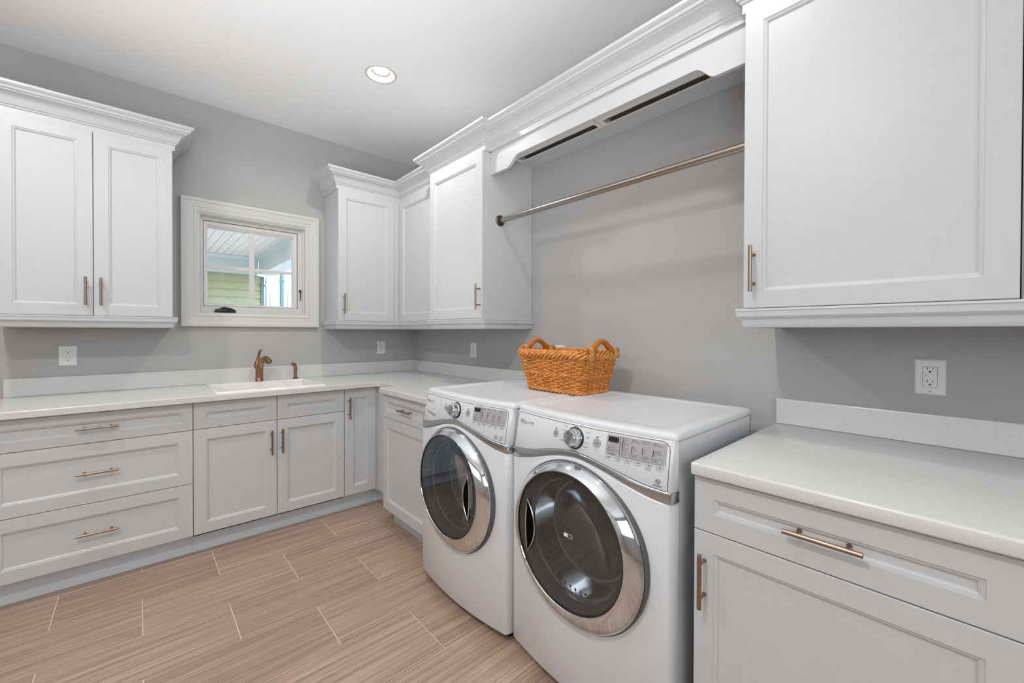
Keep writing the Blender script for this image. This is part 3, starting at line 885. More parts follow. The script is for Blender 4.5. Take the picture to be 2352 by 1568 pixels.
def outlet(loc, rotz, label, gfci=False):
    t = empty('wall_outlet', loc, rotz, label, 'outlet', 'white duplex wall outlets')
    w_, h_ = 0.0745, 0.1165
    MB().nest([(-w_ / 2, w_ / 2, -h_ / 2, h_ / 2, -0.0005), (-w_ / 2, w_ / 2, -h_ / 2, h_ / 2, -0.002), (-w_ / 2 + 0.005, w_ / 2 - 0.005, -h_ / 2 + 0.005, h_ / 2 - 0.005, -0.0055)]
              ).build('cover_plate', M_PLASTIC, t)
    def slots(parent, zc, dy):
        s = MB()
        s.box(-0.0072, -0.0054, dy - 0.0004, dy, zc + 0.001, zc + 0.0095); s.box(0.0054, 0.0072, dy - 0.0004, dy, zc + 0.0018, zc + 0.0085)
        s.prism([(-0.003, zc - 0.0075), (0.003, zc - 0.0075), (0.0026, zc - 0.0035), (0.0, zc - 0.0022), (-0.0026, zc - 0.0035)], dy - 0.0004, dy, 'xz')
        s.build('slot', M_BLACK, parent)
    if gfci:
        f = MB().prism(rrect(0.0335, 0.067, 0.003), -0.0075, -0.005, 'xz').build('receptacle', M_PLASTIC, t)
        mb = MB()
        mb.prism(rrect(0.0352, 0.0687, 0.0035), -0.0057, -0.0054, 'xz')
        mb.build('receptacle_gap', M_RUBBER, t)
        slots(f, 0.023, -0.0075); slots(f, -0.0195, -0.0075)
        MB().prism(rrect(0.013, 0.008, 0.0015), -0.0087, -0.007, 'xz').build('reset_button', M_PLASTIC, f, loc=(0, 0, 0.0045))
        MB().prism(rrect(0.013, 0.008, 0.0015), -0.0087, -0.007, 'xz').build('test_button', M_PLASTIC, f, loc=(0, 0, -0.0055))
        MB().box(-0.0105, -0.0088, -0.0080, -0.007, 0.0035, 0.0075).build('indicator', M_BLACK, f)
        scr = (0.048, -0.048)
    else:
        for zc in (0.0195, -0.0195):
            pts = []
            for i in range(24):
                a = 2 * PI * i / 24
                pts.append((0.0172 * math.cos(a), zc + max(-0.0142, min(0.0142, 0.0172 * math.sin(a)))))
            pts = [p for i, p in enumerate(pts) if i == 0 or (abs(p[0] - pts[i - 1][0]) + abs(p[1] - pts[i - 1][1])) > 1e-6]
            gp = [(x * 1.06, zc + (z - zc) * 1.06) for x, z in pts]
            MB().prism(gp, -0.0058, -0.0054, 'xz').build('receptacle_gap', M_BTN, t)
            f = MB().prism(pts, -0.0075, -0.005, 'xz').build('receptacle', M_PLASTIC, t)
            slots(f, zc, -0.0075)
        scr = (0.0,)
    for z in scr:
        MB().lathe([(0.0003, -0.0066), (0.0024, -0.0065), (0.0031, -0.0055), (0.0031, -0.005)], origin=(0, 0, z), axis='y', n=12).build('screw', M_SATIN, t, smooth=True)


outlet((-2.259, 0, 1.1353), 0, 'white outlet on the sink wall under the left wall cabinet')
outlet((-0.334, 0, 1.139), 0, 'white outlet on the sink wall near the inside corner')
outlet((0, -0.9365, 1.1385), RWALL, 'white outlet on the appliance wall near the inside corner')
outlet((0, -1.841, 1.1425), RWALL, 'white outlet half hidden behind the wicker basket')
outlet((0, -3.4675, 1.1375), RWALL, 'white outlet with test and reset buttons above the right worktop', gfci=True)

# ------------------------------------------------------------------ ceiling lights
def can_light(x, y, label, power=9.5):
    t = empty('recessed_light', (x, y, ZC), label=label, cat='light', group='recessed ceiling lights')
    MB().lathe([(0.076, -0.0005), (0.094, -0.0005), (0.093, -0.004), (0.086, -0.006), (0.079, -0.0055), (0.0745, -0.002)], n=48).build('trim_ring', M_TRIM, t, smooth=True)
    MB().lathe([(0.0745, -0.002), (0.072, 0.003), (0.060, 0.014), (0.048, 0.022)], n=48).build('baffle', M_BAFFLE, t, smooth=True)
    MB().lathe([(0.049, 0.0215), (0.035, 0.0195), (0.02, 0.0188), (0.001, 0.0185)], n=48).build('lens', M_LENS, t, smooth=True)
    lamp('bulb', 'AREA', (0, 0, 0.0175), power, (1.0, 0.965, 0.93), parent=t, shape='DISK', size=0.088)


can_light(-0.852, -1.135, 'lit recessed ceiling light in view above the sink corner')
can_light(-0.95, -2.93, 'recessed ceiling light out of frame above the dryer', 5.5)
can_light(-2.62, -1.135, 'recessed ceiling light out of frame above the left drawers', 12.0)
can_light(-2.62, -2.93, 'recessed ceiling light out of frame behind the camera', 24.0)  # added for fill light; no fixture known at this spot

# ------------------------------------------------------------------ washer and dryer
HALF = 0.343
REF = 0.48           # the machines' base sits this far from the wall


def front_x(lx, z): return -0.85 + 0.035 * (lx / HALF) ** 2 + 0.2 * max(0.0, z - 0.82)


def outline(inset=0.0, z=0.5, back=-0.775):
    """front edge from left side round the bow to the right side: (lx, world x) in the machine's frame"""
    pts = []
    xe, xs_ = HALF - inset, 0.328
    for i in range(9):
        a = PI / 2 * i / 8
        fx_ = front_x(xs_, z)
        pts.append((-(xs_ + (xe - xs_) * math.cos(a)), back + (fx_ + inset - back) * math.sin(a)))
    for i in range(1, 30):
        l = -xs_ + 2 * xs_ * i / 30
        pts.append((l, front_x(l, z) + inset))
    for i in range(9):
        a = PI / 2 * (1 - i / 8)
        fx_ = front_x(xs_, z)
        pts.append(((xs_ + (xe - xs_) * math.cos(a)), back + (fx_ + inset - back) * math.sin(a)))
    return pts


def interp(tab, x):
    """smooth (Hermite) table look-up"""
    tab = sorted(tab)
    if x <= tab[0][0]: return tab[0][1]
    if x >= tab[-1][0]: return tab[-1][1]
    for i in range(len(tab) - 1):
        if tab[i][0] <= x <= tab[i + 1][0]:
            (xa, ya_), (xb, yb__) = tab[i], tab[i + 1]
            def sl(k):
                if k <= 0 or k >= len(tab) - 1: return 0.0
                return (tab[k + 1][1] - tab[k - 1][1]) / (tab[k + 1][0] - tab[k - 1][0])
            h = xb - xa; u = (x - xa) / h
            return ((1 + 2 * u) * (1 - u) ** 2 * ya_ + u * (1 - u) ** 2 * h * sl(i) + u * u * (3 - 2 * u) * yb__ + u * u * (u - 1) * h * sl(i + 1))


BAND_T = [(-0.343, 0.817), (-0.30, 0.819), (-0.21, 0.833), (-0.105, 0.858), (-0.016, 0.871), (0.048, 0.868), (0.12, 0.855), (0.185, 0.842), (0.257, 0.827), (0.33, 0.8195), (0.343, 0.8185)]
BAND_B = [(-0.343, 0.781), (-0.30, 0.785), (-0.21, 0.808), (-0.086, 0.843), (0.002, 0.854), (0.064, 0.848), (0.135, 0.833), (0.211, 0.811), (0.28, 0.793), (0.333, 0.7855), (0.343, 0.784)]


def shell(zlo, zhi, off0=0.0, th=0.012, bev=0.004, lo_l=-9, lo_r=9, offm=None, mid=None, rows=2):
    """bowed front piece between two height curves, edges rounded; off0 lifts it off the front"""
    mb = MB()
    base = [p for p in outline() if lo_l <= p[0] <= lo_r]
    rings = []
    for (l, w) in base:
        zl, zh = zlo(l), zhi(l)
        lst = [(zl, off0 - th), (zl, off0 - bev), (zl + bev * 0.35, off0 - bev * 0.35), (zl + bev, off0)]
        for k in range(1, rows):
            zt = zl + bev + (zh - zl - 2 * bev) * k / rows
            lst.append((zt, off0 + (offm or 0.0)))
        lst += [(zh - bev, off0), (zh - bev * 0.35, off0 - bev * 0.35), (zh, off0 - bev), (zh, off0 - th)]
        ring = []
        for (z, o) in lst:
            # outward direction in plan from the outline tangent
            i = base.index((l, w))
            a, b = base[max(i - 1, 0)], base[min(i + 1, len(base) - 1)]
            tx, ty = b[0] - a[0], b[1] - a[1]
            tl = math.hypot(tx, ty)
            nx, ny = ty / tl, -tx / tl
            k = 1.0 if w < -0.80 else max(0.0, (w + 0.775) / -0.025)
            lean = 0.2 * max(0.0, z - 0.82) * k
            ring.append(mb.bm.verts.new((l + nx * o, w + ny * o + lean + REF, z)))
        rings.append(ring)
    for a, b in zip(rings, rings[1:]):
        for k in range(len(a) - 1):
            mb.bm.faces.new((a[k], b[k], b[k + 1], a[k + 1]))
    mb.bm.faces.new(rings[0]); mb.bm.faces.new(list(reversed(rings[-1])))
    return mb


def on_front(lx, z, off):
    return (lx, front_x(lx, z) - off + REF, z)


def patch(poly, off, th=0.0015, sub=True):
    """flat-printed or thin raised piece following the bowed panel: poly in (lx, z)"""
    mb = MB()
    v0 = [mb.bm.verts.new(on_front(a, b, off - th)) for a, b in poly]
    v1 = [mb.bm.verts.new(on_front(a, b, off)) for a, b in poly]
    n = len(poly)
    mb.bm.faces.new(v1)
    for i in range(n):
        j = (i + 1) % n
        mb.bm.faces.new((v0[i], v0[j], v1[j], v1[i]))
    return mb


def rpoly(cx0, cz0, w_, h_, r, n=5):
    """rounded rectangle in (lx, z) with extra points along the long edges so it follows the bow"""
    pts = [(cx0 + a, cz0 + b) for a, b in rrect(w_, h_, r, n)]
    out = []
    for i, p in enumerate(pts):
        q = pts[(i + 1) % len(pts)]
        out.append(p)
        d = math.hypot(q[0] - p[0], q[1] - p[1])
        k = int(d / 0.02)
        for j in range(1, k + 1):
            out.append((p[0] + (q[0] - p[0]) * j / (k + 1), p[1] + (q[1] - p[1]) * j / (k + 1)))
    return out


def ribbon(mb, pts, wd_, off, closed=False):
    """thin line of constant width along points in (lx, z) on the front"""
    n = len(pts)
    L_, R_ = [], []
    for i in range(n):
        if closed: a, b = pts[i - 1], pts[(i + 1) % n]
        else: a, b = pts[max(i - 1, 0)], pts[min(i + 1, n - 1)]
        tx, tz = b[0] - a[0], b[1] - a[1]
        tl = math.hypot(tx, tz) or 1
        nx, nz = -tz / tl * wd_ / 2, tx / tl * wd_ / 2
        L_.append(mb.bm.verts.new(on_front(pts[i][0] + nx, pts[i][1] + nz, off)))
        R_.append(mb.bm.verts.new(on_front(pts[i][0] - nx, pts[i][1] - nz, off)))
    for i in range(n if closed else n - 1):
        j = (i + 1) % n
        mb.bm.faces.new((L_[i], R_[i], R_[j], L_[j]))


# lettering: every word is laid out as a text curve once, meshed, then bent onto the panels
def text_meshes(items):
    """items: (body, lx, z, height, align, shear, bold) -> list of (verts, faces)"""
    obs = []
    for (body, lx, z, h, al, sh, bold) in items:
        cu = bpy.data.curves.new('word', 'FONT')
        cu.body = body; cu.size = h * 1.38; cu.align_x = al; cu.align_y = 'CENTER'
        cu.resolution_u = 2; cu.shear = sh
        cu.offset = 0.00018 if bold else 0.00002
        cu.space_line = 0.85
        o = bpy.data.objects.new('word', cu)
        C.objects.link(o)
        obs.append(o)
    bpy.context.view_layer.update()
    dg = bpy.context.evaluated_depsgraph_get()
    res = []
    for o, it in zip(obs, items):
        ev = o.evaluated_get(dg)
        me = ev.to_mesh()
        res.append(([(v.co.x + it[1], v.co.y + it[2]) for v in me.vertices], [tuple(p.vertices) for p in me.polygons]))
        ev.to_mesh_clear()
    for o in obs:
        cu = o.data
        bpy.data.objects.remove(o)
        bpy.data.curves.remove(cu)
    return res


def lettering(items, off, parent, name, m_):
    mb = MB()
    for vs, fs in text_meshes(items):
        bv = [mb.bm.verts.new(on_front(a, b, off)) for a, b in vs]
        for f in fs:
            try: mb.bm.faces.new([bv[i] for i in f])
            except ValueError: pass
    return tag(mb.build(name, m_, parent), kind='stuff')


BOT = 0.034
PT = 0.9615           # top of the control panel


def machine(yc, fwd, label, is_dryer):
    name = 'dryer' if is_dryer else 'washer'
    t = empty(name, (-REF - fwd, yc, 0), RWALL, label, name)
    R = lambda w: w + REF
    # carcass: side walls, back, top and floor, open behind the front
    mb = MB()
    for s_ in (-1, 1):
        mb.box(s_ * (HALF - 0.0015), s_ * (HALF - 0.006), R(-0.778), R(-0.185), BOT, 0.9605)
    mb.box(-HALF + 0.0015, HALF - 0.0015, R(-0.19), R(-0.185), BOT, 0.9605)
    for zq, ins_ in ((BOT + 0.001, 0.008), (0.955, 0.004)):
        mb.prism([(l, R(w)) for l, w in outline(ins_, zq)] + [(HALF - 0.0015, R(-0.185)), (-HALF + 0.0015, R(-0.185))], zq, zq + 0.0065)
    body = mb.build('cabinet_shell', M_APPL, t)
    # lower front with the round door opening
    fp = shell(lambda l: BOT, lambda l: interp(BAND_B, l) - 0.001, 0.0, 0.010, 0.007, rows=2).build('front_panel', M_APPL, t, smooth=True, angle=40)
    cut = MB().lathe([(0.236, -0.2), (0.236, 0.2)], origin=(0, R(-0.85), 0.57), axis='y', n=64, cap0=True, cap1=True).build('cutter')
    cut.parent = t
    bo = fp.modifiers.new('opening', 'BOOLEAN'); bo.object = cut; bo.operation = 'DIFFERENCE'; bo.solver = 'EXACT'
    bpy.context.view_layer.update()
    dg = bpy.context.evaluated_depsgraph_get()
    me = bpy.data.meshes.new_from_object(fp.evaluated_get(dg))
    fp.modifiers.clear(); fp.data = me
    me.set_sharp_from_angle(angle=math.radians(40))
    bpy.data.objects.remove(cut)
    # upper fascia carrying the controls
    shell(lambda l: interp(BAND_T, l) - 0.004, lambda l: 0.9630, 0.0, 0.012, 0.003, rows=2).build('fascia', M_APPL, t, smooth=True, angle=40)
    # chrome wave
    shell(lambda l: interp(BAND_B, l), lambda l: interp(BAND_T, l), 0.0020, 0.012, 0.0035, offm=-0.0015, rows=2).build('trim_band', M_SATIN, t, smooth=True, angle=50)
    # lid: overhanging slab, rolled edge, sunken centre
    mb = MB()
    def lid_ring(d, z, n_in=0.0):
        f = outline(0.0, 0.966)
        # front, right side, back, left side: all as one loop
        loop = [(l, w + 0.006) for l, w in f]
        loop += [(HALF, -0.62), (HALF, -0.45), (HALF, -0.28), (HALF, -0.172), (HALF - 0.008, -0.153), (HALF - 0.027, -0.145), (0.15, -0.145), (-0.15, -0.145), (-HALF + 0.027, -0.145), (-HALF + 0.008, -0.153),
                 (-HALF, -0.172), (-HALF, -0.28), (-HALF, -0.45), (-HALF, -0.62)]
        cxm, cym = 0.0, -0.49
        out_ = []
        for l, w in loop:
            sl = 1 + d / HALF; sw = 1 + d / 0.345
            out_.append(mb.bm.verts.new((l * sl, R(cym + (w - cym) * sw), z)))
        return out_
    rings = [lid_ring(-0.014, 0.9625), lid_ring(-0.002, 0.9625), lid_ring(0.0, 0.965), lid_ring(0.0, 0.970), lid_ring(-0.002, 0.9765), lid_ring(-0.008, 0.9825), lid_ring(-0.019, 0.985),
             lid_ring(-0.062, 0.985), lid_ring(-0.067, 0.9827), lid_ring(-0.072, 0.9818)]
    for a, b in zip(rings, rings[1:]):
        for k in range(len(a)):
            j = (k + 1) % len(a)
            mb.bm.faces.new((a[k], a[j], b[j], b[k]))
    mb.bm.faces.new(rings[-1]); mb.bm.faces.new(list(reversed(rings[0])))
    mb.build('lid', M_LID, t, smooth=True, angle=32)
    # feet
    for lx in (-0.29, 0.29):
        for w in (-0.76, -0.2):
            MB().lathe([(0.024, 0.0), (0.026, 0.006), (0.020, 0.012), (0.012, 0.014), (0.012, BOT + 0.004)], n=16, cap0=True).build('foot', M_BLACK, t, smooth=True, loc=(lx, R(w), 0))
    # ---- control panel: fine seam round the face
    sm = MB()
    left = -0.3265
    seam = [(left, interp(BAND_T, left) + 0.004)]
    seam += [(left, 0.87), (left, PT - 0.022)]
    for i in range(7):
        a = PI - PI / 2 * i / 6
        seam.append((left + 0.020 + 0.020 * math.cos(a), PT - 0.022 + 0.020 * math.sin(a)))
    seam += [(left + (0.296 - left) * k / 20, PT - 0.002) for k in range(2, 20)]
    for i in range(8):
        a = PI / 2 - PI / 2 * i / 7
        seam.append((0.300 + 0.026 * math.cos(a), PT - 0.028 + 0.026 * math.sin(a)))
    seam += [(0.327, 0.88), (0.329, interp(BAND_T, 0.329) + 0.001)]
    ribbon(sm, seam, 0.0018, 0.0006)
    ribbon(sm, [(l, interp(BAND_T, l) + 0.0012) for l in [-0.326 + 0.652 * k / 40 for k in range(41)]], 0.0018, 0.0006)
    sm.build('panel_seam', M_INK, t)
    # knob with its dark ring
    kz, kl = 0.9165, -0.002
    kn = MB()
    kc = Vector(on_front(kl, kz, 0.0))
    tilt = Matrix.Rotation(math.atan(-0.2), 4, 'X')
    kt = bpy.data.objects.new('dial_ring', None)
    kr = MB().lathe([(0.0305, 0.0), (0.0375, -0.0002), (0.0375, -0.0025), (0.0345, -0.004), (0.0315, -0.003)], axis='y', n=40)
    kr.move(Matrix.Translation(kc) @ tilt); dial_ring = kr.build('dial_ring', M_BLACK, t, smooth=True)
    bpy.data.objects.remove(kt)
    kn.lathe([(0.0325, -0.001), (0.0325, -0.006), (0.0305, -0.008), (0.0285, -0.016), (0.0275, -0.026), (0.0262, -0.0325), (0.0235, -0.0355), (0.020, -0.0345), (0.0001, -0.033)], axis='y', n=40)
    kn.move(Matrix.Translation(kc) @ tilt)
    knob = kn.build('dial_knob', M_CHROME, t, smooth=True)
    gr = MB().box(-0.0045, 0.0045, -0.038, -0.030, -0.022, 0.022, 0.0015)
    gr.move(Matrix.Translation(kc) @ tilt @ Matrix.Rotation(0.35, 4, 'Y')); gr.build('grip', M_SATIN, knob)
    # round power and start buttons with a light above each
    for bl, br in ((-0.093, 0.0125), (0.088, 0.015)):
        circ = [(bl + br * math.cos(2 * PI * i / 28), kz + br * math.sin(2 * PI * i / 28)) for i in range(28)]
        b_ = patch(circ, 0.0016, 0.003).build('power_button' if bl < 0 else 'start_button', M_BTN, t)
        sy = MB()
        if bl < 0:
            ribbon(sy, [(bl + 0.0035 * math.sin(a), kz + 0.0035 * math.cos(a)) for a in [0.5 + (2 * PI - 1.0) * i / 16 for i in range(17)]], 0.0009, 0.0019)
            ribbon(sy, [(bl, kz + 0.0010), (bl, kz + 0.0042)], 0.0009, 0.0019)
        else:
            ribbon(sy, [(bl - 0.0055, kz - 0.004), (bl - 0.0055, kz + 0.004), (bl - 0.0005, kz), (bl - 0.0055, kz - 0.004)], 0.0009, 0.0019)
            ribbon(sy, [(bl + 0.0025, kz - 0.004), (bl + 0.0025, kz + 0.004)], 0.001, 0.0019)
            ribbon(sy, [(bl + 0.0052, kz - 0.004), (bl + 0.0052, kz + 0.004)], 0.001, 0.0019)
        sy.build('symbol', M_INK, b_)
        patch([(bl - 0.0032, kz + br + 0.003), (bl + 0.0028, kz + br + 0.003), (bl + 0.0028, kz + br + 0.006), (bl - 0.0032, kz + br + 0.006)], 0.0012, 0.002).build('indicator', M_BLACK, t)
    # grey display block
    dz0, dz1, dx0, dx1 = 0.8885, 0.9530, 0.1235, 0.3175
    dp = patch(rpoly((dx0 + dx1) / 2, (dz0 + dz1) / 2, dx1 - dx0, dz1 - dz0, 0.008), 0.0009, 0.002).build('display', M_DISP, t)
    dm = (dz0 + dz1) / 2
    patch([(0.130, 0.931), (0.166, 0.931), (0.166, 0.9475), (0.130, 0.9475)], 0.0014, 0.001).build('screen', M_BLACK, dp)
    ln = MB()
    ribbon(ln, [(0.1725, dz0 + 0.002), (0.1715, dz1 - 0.001)], 0.0012, 0.0012)
    ribbon(ln, [(0.126, 0.9075), (0.1722, 0.9075)], 0.0010, 0.0012)
    ribbon(ln, [(0.126, 0.9185), (0.1722, 0.9185)], 0.0004, 0.0012); ribbon(ln, [(0.126, 0.9275), (0.1722, 0.9275)], 0.0004, 0.0012)
    ribbon(ln, [(0.149, 0.9185), (0.149, 0.9275)], 0.0004, 0.0012)
    cols = (0.1795, 0.2115, 0.2445, 0.2775)
    for c0 in cols:
        ribbon(ln, rpoly(c0 + 0.0145, 0.8985, 0.0285, 0.0135, 0.003), 0.0006, 0.0012, closed=True)
    ln.build('outline', M_INK, dp)
    bars = MB()
    tops = (0.941, 0.929, 0.929, 0.929) if is_dryer else (0.936, 0.938, 0.930, 0.930)
    for c0, tp in zip(cols, tops):
        bars.face([on_front(a, b, 0.0013) for a, b in ((c0, 0.909), (c0 + 0.0019, 0.909), (c0 + 0.0019, tp), (c0, tp))])
        for zz_ in (0.9475, 0.9425):
            if not is_dryer and zz_ < 0.945 and c0 in cols[1:3]: continue
            bars.face([on_front(a, b, 0.0013) for a, b in ((c0 + 0.0005, zz_), (c0 + 0.0037, zz_), (c0 + 0.0037, zz_ + 0.0019), (c0 + 0.0005, zz_ + 0.0019))])
    bars.face([on_front(a, b, 0.0013) for a, b in ((0.135, 0.8935), (0.157, 0.8935), (0.157, 0.8953), (0.135, 0.8953))])
    for (fx0_, fz0_) in ((0.1305, 0.9015), (0.1325, 0.9125)):
        bars.face([on_front(fx0_ + a, fz0_ + b, 0.0013) for a, b in ((0, 0), (0.0038, 0), (0.0038, 0.0022), (0, 0.0022))])
    tag(bars.build('level_bars', M_BLACK, dp), kind='stuff')
    # row of touch keys below the display
    ky = MB(); kd = MB()
    for i in range(6):
        a0 = 0.123 + i * 0.0327
        ky.face([on_front(a, b, 0.0008) for a, b in ((a0, 0.8825), (a0 + 0.0305, 0.8825), (a0 + 0.0305, 0.8848), (a0, 0.8848))])
        kd.face([on_front(a, b, 0.0012) for a, b in ((a0 + 0.0135, 0.8823), (a0 + 0.0175, 0.8823), (a0 + 0.0175, 0.8850), (a0 + 0.0135, 0.8850))])
    tag(ky.build('touch_key_strip', M_BTN, t), kind='stuff')
    tag(kd.build('key_light', M_BLACK, t), kind='stuff')
    # printed words
    T = []
    def w_(body, lx, z, h, al='LEFT', sh=0.0, bold=False): T.append((body, lx, z, h, al, sh, bold))
    if is_dryer:
        w_('NORMAL', kl, 0.9575 - 0.0035, 0.0030, 'CENTER', 0, True)
        for b_, a, z in (('CASUAL', -0.040, 0.948), ('DELICATES', -0.043, 0.934), ('QUICK\nDRY', -0.046, 0.920), ('TIMED DRY', -0.046, 0.899)):
            w_(b_, a, z, 0.0030, 'RIGHT')
        for b_, a, z in (('BULKY', 0.044, 0.943), ('HEAVY\nDUTY', 0.045, 0.9265), ('TOWELS', 0.0415, 0.9105), ('SANITIZE', 0.0385, 0.8955)):
            w_(b_, a, z, 0.0030)
        w_('STEAM REFRESH', kl, 0.8755, 0.0030, 'CENTER')
        w_('Push to start', 0.088, 0.8945, 0.0022, 'CENTER')
        for b_, a, z in (('Wet', cols[0], 0.9482), ('Sensing', cols[0], 0.9434), ('Damp', cols[1], 0.9482), ('Static Reduce', cols[1], 0.9434), ('Cool Down', cols[2], 0.9482), ('Steam', cols[2], 0.9434),
                         ('Done', cols[3], 0.9482), ('Wrinkle Shield', cols[3], 0.9434)):
            w_(b_, a + 0.0055, z, 0.0026)
        for i, b_ in enumerate(('High', 'Medium', 'Low', 'Extra Low', 'Air Only')): w_(b_, cols[0] + 0.0038, 0.9372 - i * 0.0061, 0.0028)
        for i, b_ in enumerate(('More', 'Normal', 'Less')): w_(b_, cols[1] + 0.0042, 0.9262 - i * 0.0061, 0.0028)
        for i, b_ in enumerate(('Loud', 'Soft', 'Off')): w_(b_, cols[2] + 0.0042, 0.9262 - i * 0.0061, 0.0028)
        for i, b_ in enumerate(('With Steam', 'Without Steam', 'Off')): w_(b_, cols[3] + 0.0042, 0.9262 - i * 0.0061, 0.0028)
        for c0, b_ in zip(cols, ('Temp', 'Dryness\nLevel', 'Damp Dry\nSignal', 'Wrinkle\nShield')): w_(b_, c0 + 0.0055, 0.8995 - (0.0 if '\n' in b_ else 0.0), 0.0029)
        w_('Check Vent', 0.1385, 0.9135, 0.0028); w_('Eco Monitor', 0.1365, 0.9025, 0.0028)
        w_('less', 0.1275, 0.8945, 0.0018); w_('more', 0.1585, 0.8945, 0.0018)
        w_('-', 0.1375, 0.923, 0.0035); w_('+', 0.159, 0.923, 0.0035)
        keys = ('Steam', 'EcoBoost', 'Static Reduce', 'Drum Light', 'Cycle Signal', 'Control Lock')
        for i, b_ in enumerate(keys): w_(b_, 0.1375 + i * 0.0327, 0.8778, 0.0031, 'CENTER')
        w_('Hold 3 seconds\nto Reduce Sounds', 0.1375 + 4 * 0.0327, 0.8717, 0.0019, 'CENTER'); w_('Hold 3 seconds', 0.1375 + 5 * 0.0327, 0.8732, 0.0019, 'CENTER')
        w_('high efficiency', 0.300, 0.8365, 0.0026, 'CENTER'); w_('SensorDrying', 0.299, 0.8318, 0.0036, 'CENTER', 0, True)
        hx, hz_, hr = 0.300, 0.8445, 0.0068
    else:
        w_('NORMAL', kl, 0.9540, 0.0030, 'CENTER', 0, True)
        for b_, a, z in (('DELICATE', -0.040, 0.947), ('WOOL', -0.043, 0.934), ('QUICK', -0.046, 0.920), ('RINSE', -0.0475, 0.9085), ('SPIN', -0.046, 0.897)): w_(b_, a, z, 0.0030, 'RIGHT')
        for b_, a, z in (('BULKY', 0.044, 0.943), ('HEAVY\nDUTY', 0.045, 0.9265), ('TOWELS', 0.0415, 0.9105), ('WHITES', 0.0385, 0.896)): w_(b_, a, z, 0.0030)
        w_('CLEAN WASHER', kl, 0.8755, 0.0030, 'CENTER')
        w_('Start', 0.088, 0.8945, 0.0022, 'CENTER')
        for b_, a, z in (('Sensing', cols[0], 0.9482), ('Wash', cols[0], 0.9434), ('Rinse', cols[1], 0.9482), ('Spin', cols[2], 0.9482), ('Done', cols[3], 0.9482), ('Locked', cols[3], 0.9434)): w_(b_, a + 0.0055, z, 0.0026)
        for c0, z0_, ws in ((cols[0], 0.9335, ('Extra', 'Hot', 'Warm', 'Cool', 'Cold')), (cols[1], 0.9335, ('Extra', 'High', 'Medium', 'Low', 'Off')), (cols[2], 0.9275, ('Extra', 'Heavy', 'Normal', 'Light')), (cols[3], 0.9275, ('Max', 'High', 'Low', 'Off'))):
            for i, b_ in enumerate(ws): w_(b_, c0 + 0.0042, z0_ - i * 0.0056, 0.0027)
        for c0, b_ in zip(cols, ('Temp', 'Spin', 'Soil', 'Rinse')): w_(b_, c0 + 0.0055, 0.8985, 0.0029)
        w_('Delay', 0.1385, 0.9135, 0.0028); w_('Eco Monitor', 0.1365, 0.9025, 0.0028)
        w_('-', 0.1375, 0.923, 0.0035); w_('+', 0.159, 0.923, 0.0035)
        for i, b_ in enumerate(('Steam', 'EcoBoost', 'Fan Dry', 'Cycle Signal', 'Add Heat', 'Control Lock')): w_(b_, 0.1375 + i * 0.0327, 0.8778, 0.0029, 'CENTER')
        hx, hz_, hr = 0.277, 0.842, 0.0082
    lettering(T, 0.0017, t, 'printed_words', M_INK)
    # round high-efficiency mark
    hm = MB()
    ribbon(hm, [(hx + hr * math.cos(2 * PI * i / 28), hz_ + hr * 0.82 * math.sin(2 * PI * i / 28)) for i in range(28)], 0.0013, 0.0012, closed=True)
    ribbon(hm, [(hx - 0.0040, hz_ + 0.0035), (hx - 0.0036, hz_), (hx - 0.0040, hz_ - 0.0030)], 0.0011, 0.0012)
    ribbon(hm, [(hx - 0.0036, hz_ - 0.0002), (hx - 0.0012, hz_ + 0.0010), (hx - 0.0006, hz_ - 0.0030)], 0.0011, 0.0012)
    ribbon(hm, [(hx + 0.0006, hz_), (hx + 0.0038, hz_ + 0.0003), (hx + 0.0026, hz_ + 0.0022), (hx + 0.0008, hz_ + 0.0010), (hx + 0.0009, hz_ - 0.0016), (hx + 0.0040, hz_ - 0.0024)], 0.0010, 0.0012)
    hm.build('round_mark', M_INK, t)
    if not is_dryer:
        bx = MB(); ribbon(bx, rpoly(0.305, 0.8405, 0.0125, 0.0145, 0.0015), 0.0009, 0.0012, closed=True)
        ribbon(bx, [(0.3005, 0.8405), (0.3035, 0.838), (0.3095, 0.8445)], 0.0012, 0.0012)
        ribbon(bx, [(0.3005, 0.8355), (0.3095, 0.8355)], 0.0011, 0.0012)
        bx.build('tick_mark', M_INK, t)
    # wordmark: leaning script with a looping swirl
    lx0 = -0.314
    zl = 0.9255
    lettering([('Whirlpool', lx0, zl, 0.0115, 'LEFT', 0.38, False), ('duet', lx0 + 0.073, zl + 0.0035, 0.0085, 'LEFT', 0.1, True)]
              + ([('steam', lx0 + 0.078, zl - 0.0055, 0.004, 'LEFT', 0.1, False)] if is_dryer else [('steam', lx0 + 0.076, zl - 0.0055, 0.004, 'LEFT', 0.1, False)]),
              0.0014, t, 'wordmark', M_INKL)
    sw = MB()
    ribbon(sw, [(lx0 + 0.027 + 0.017 * math.cos(a) * (1 - 0.012 * a), zl - 0.001 + 0.0095 * math.sin(a)) for a in [PI * 0.15 + 1.75 * PI * i / 24 for i in range(25)]], 0.0010, 0.0014)
    sw.build('swirl', M_INKL, t)
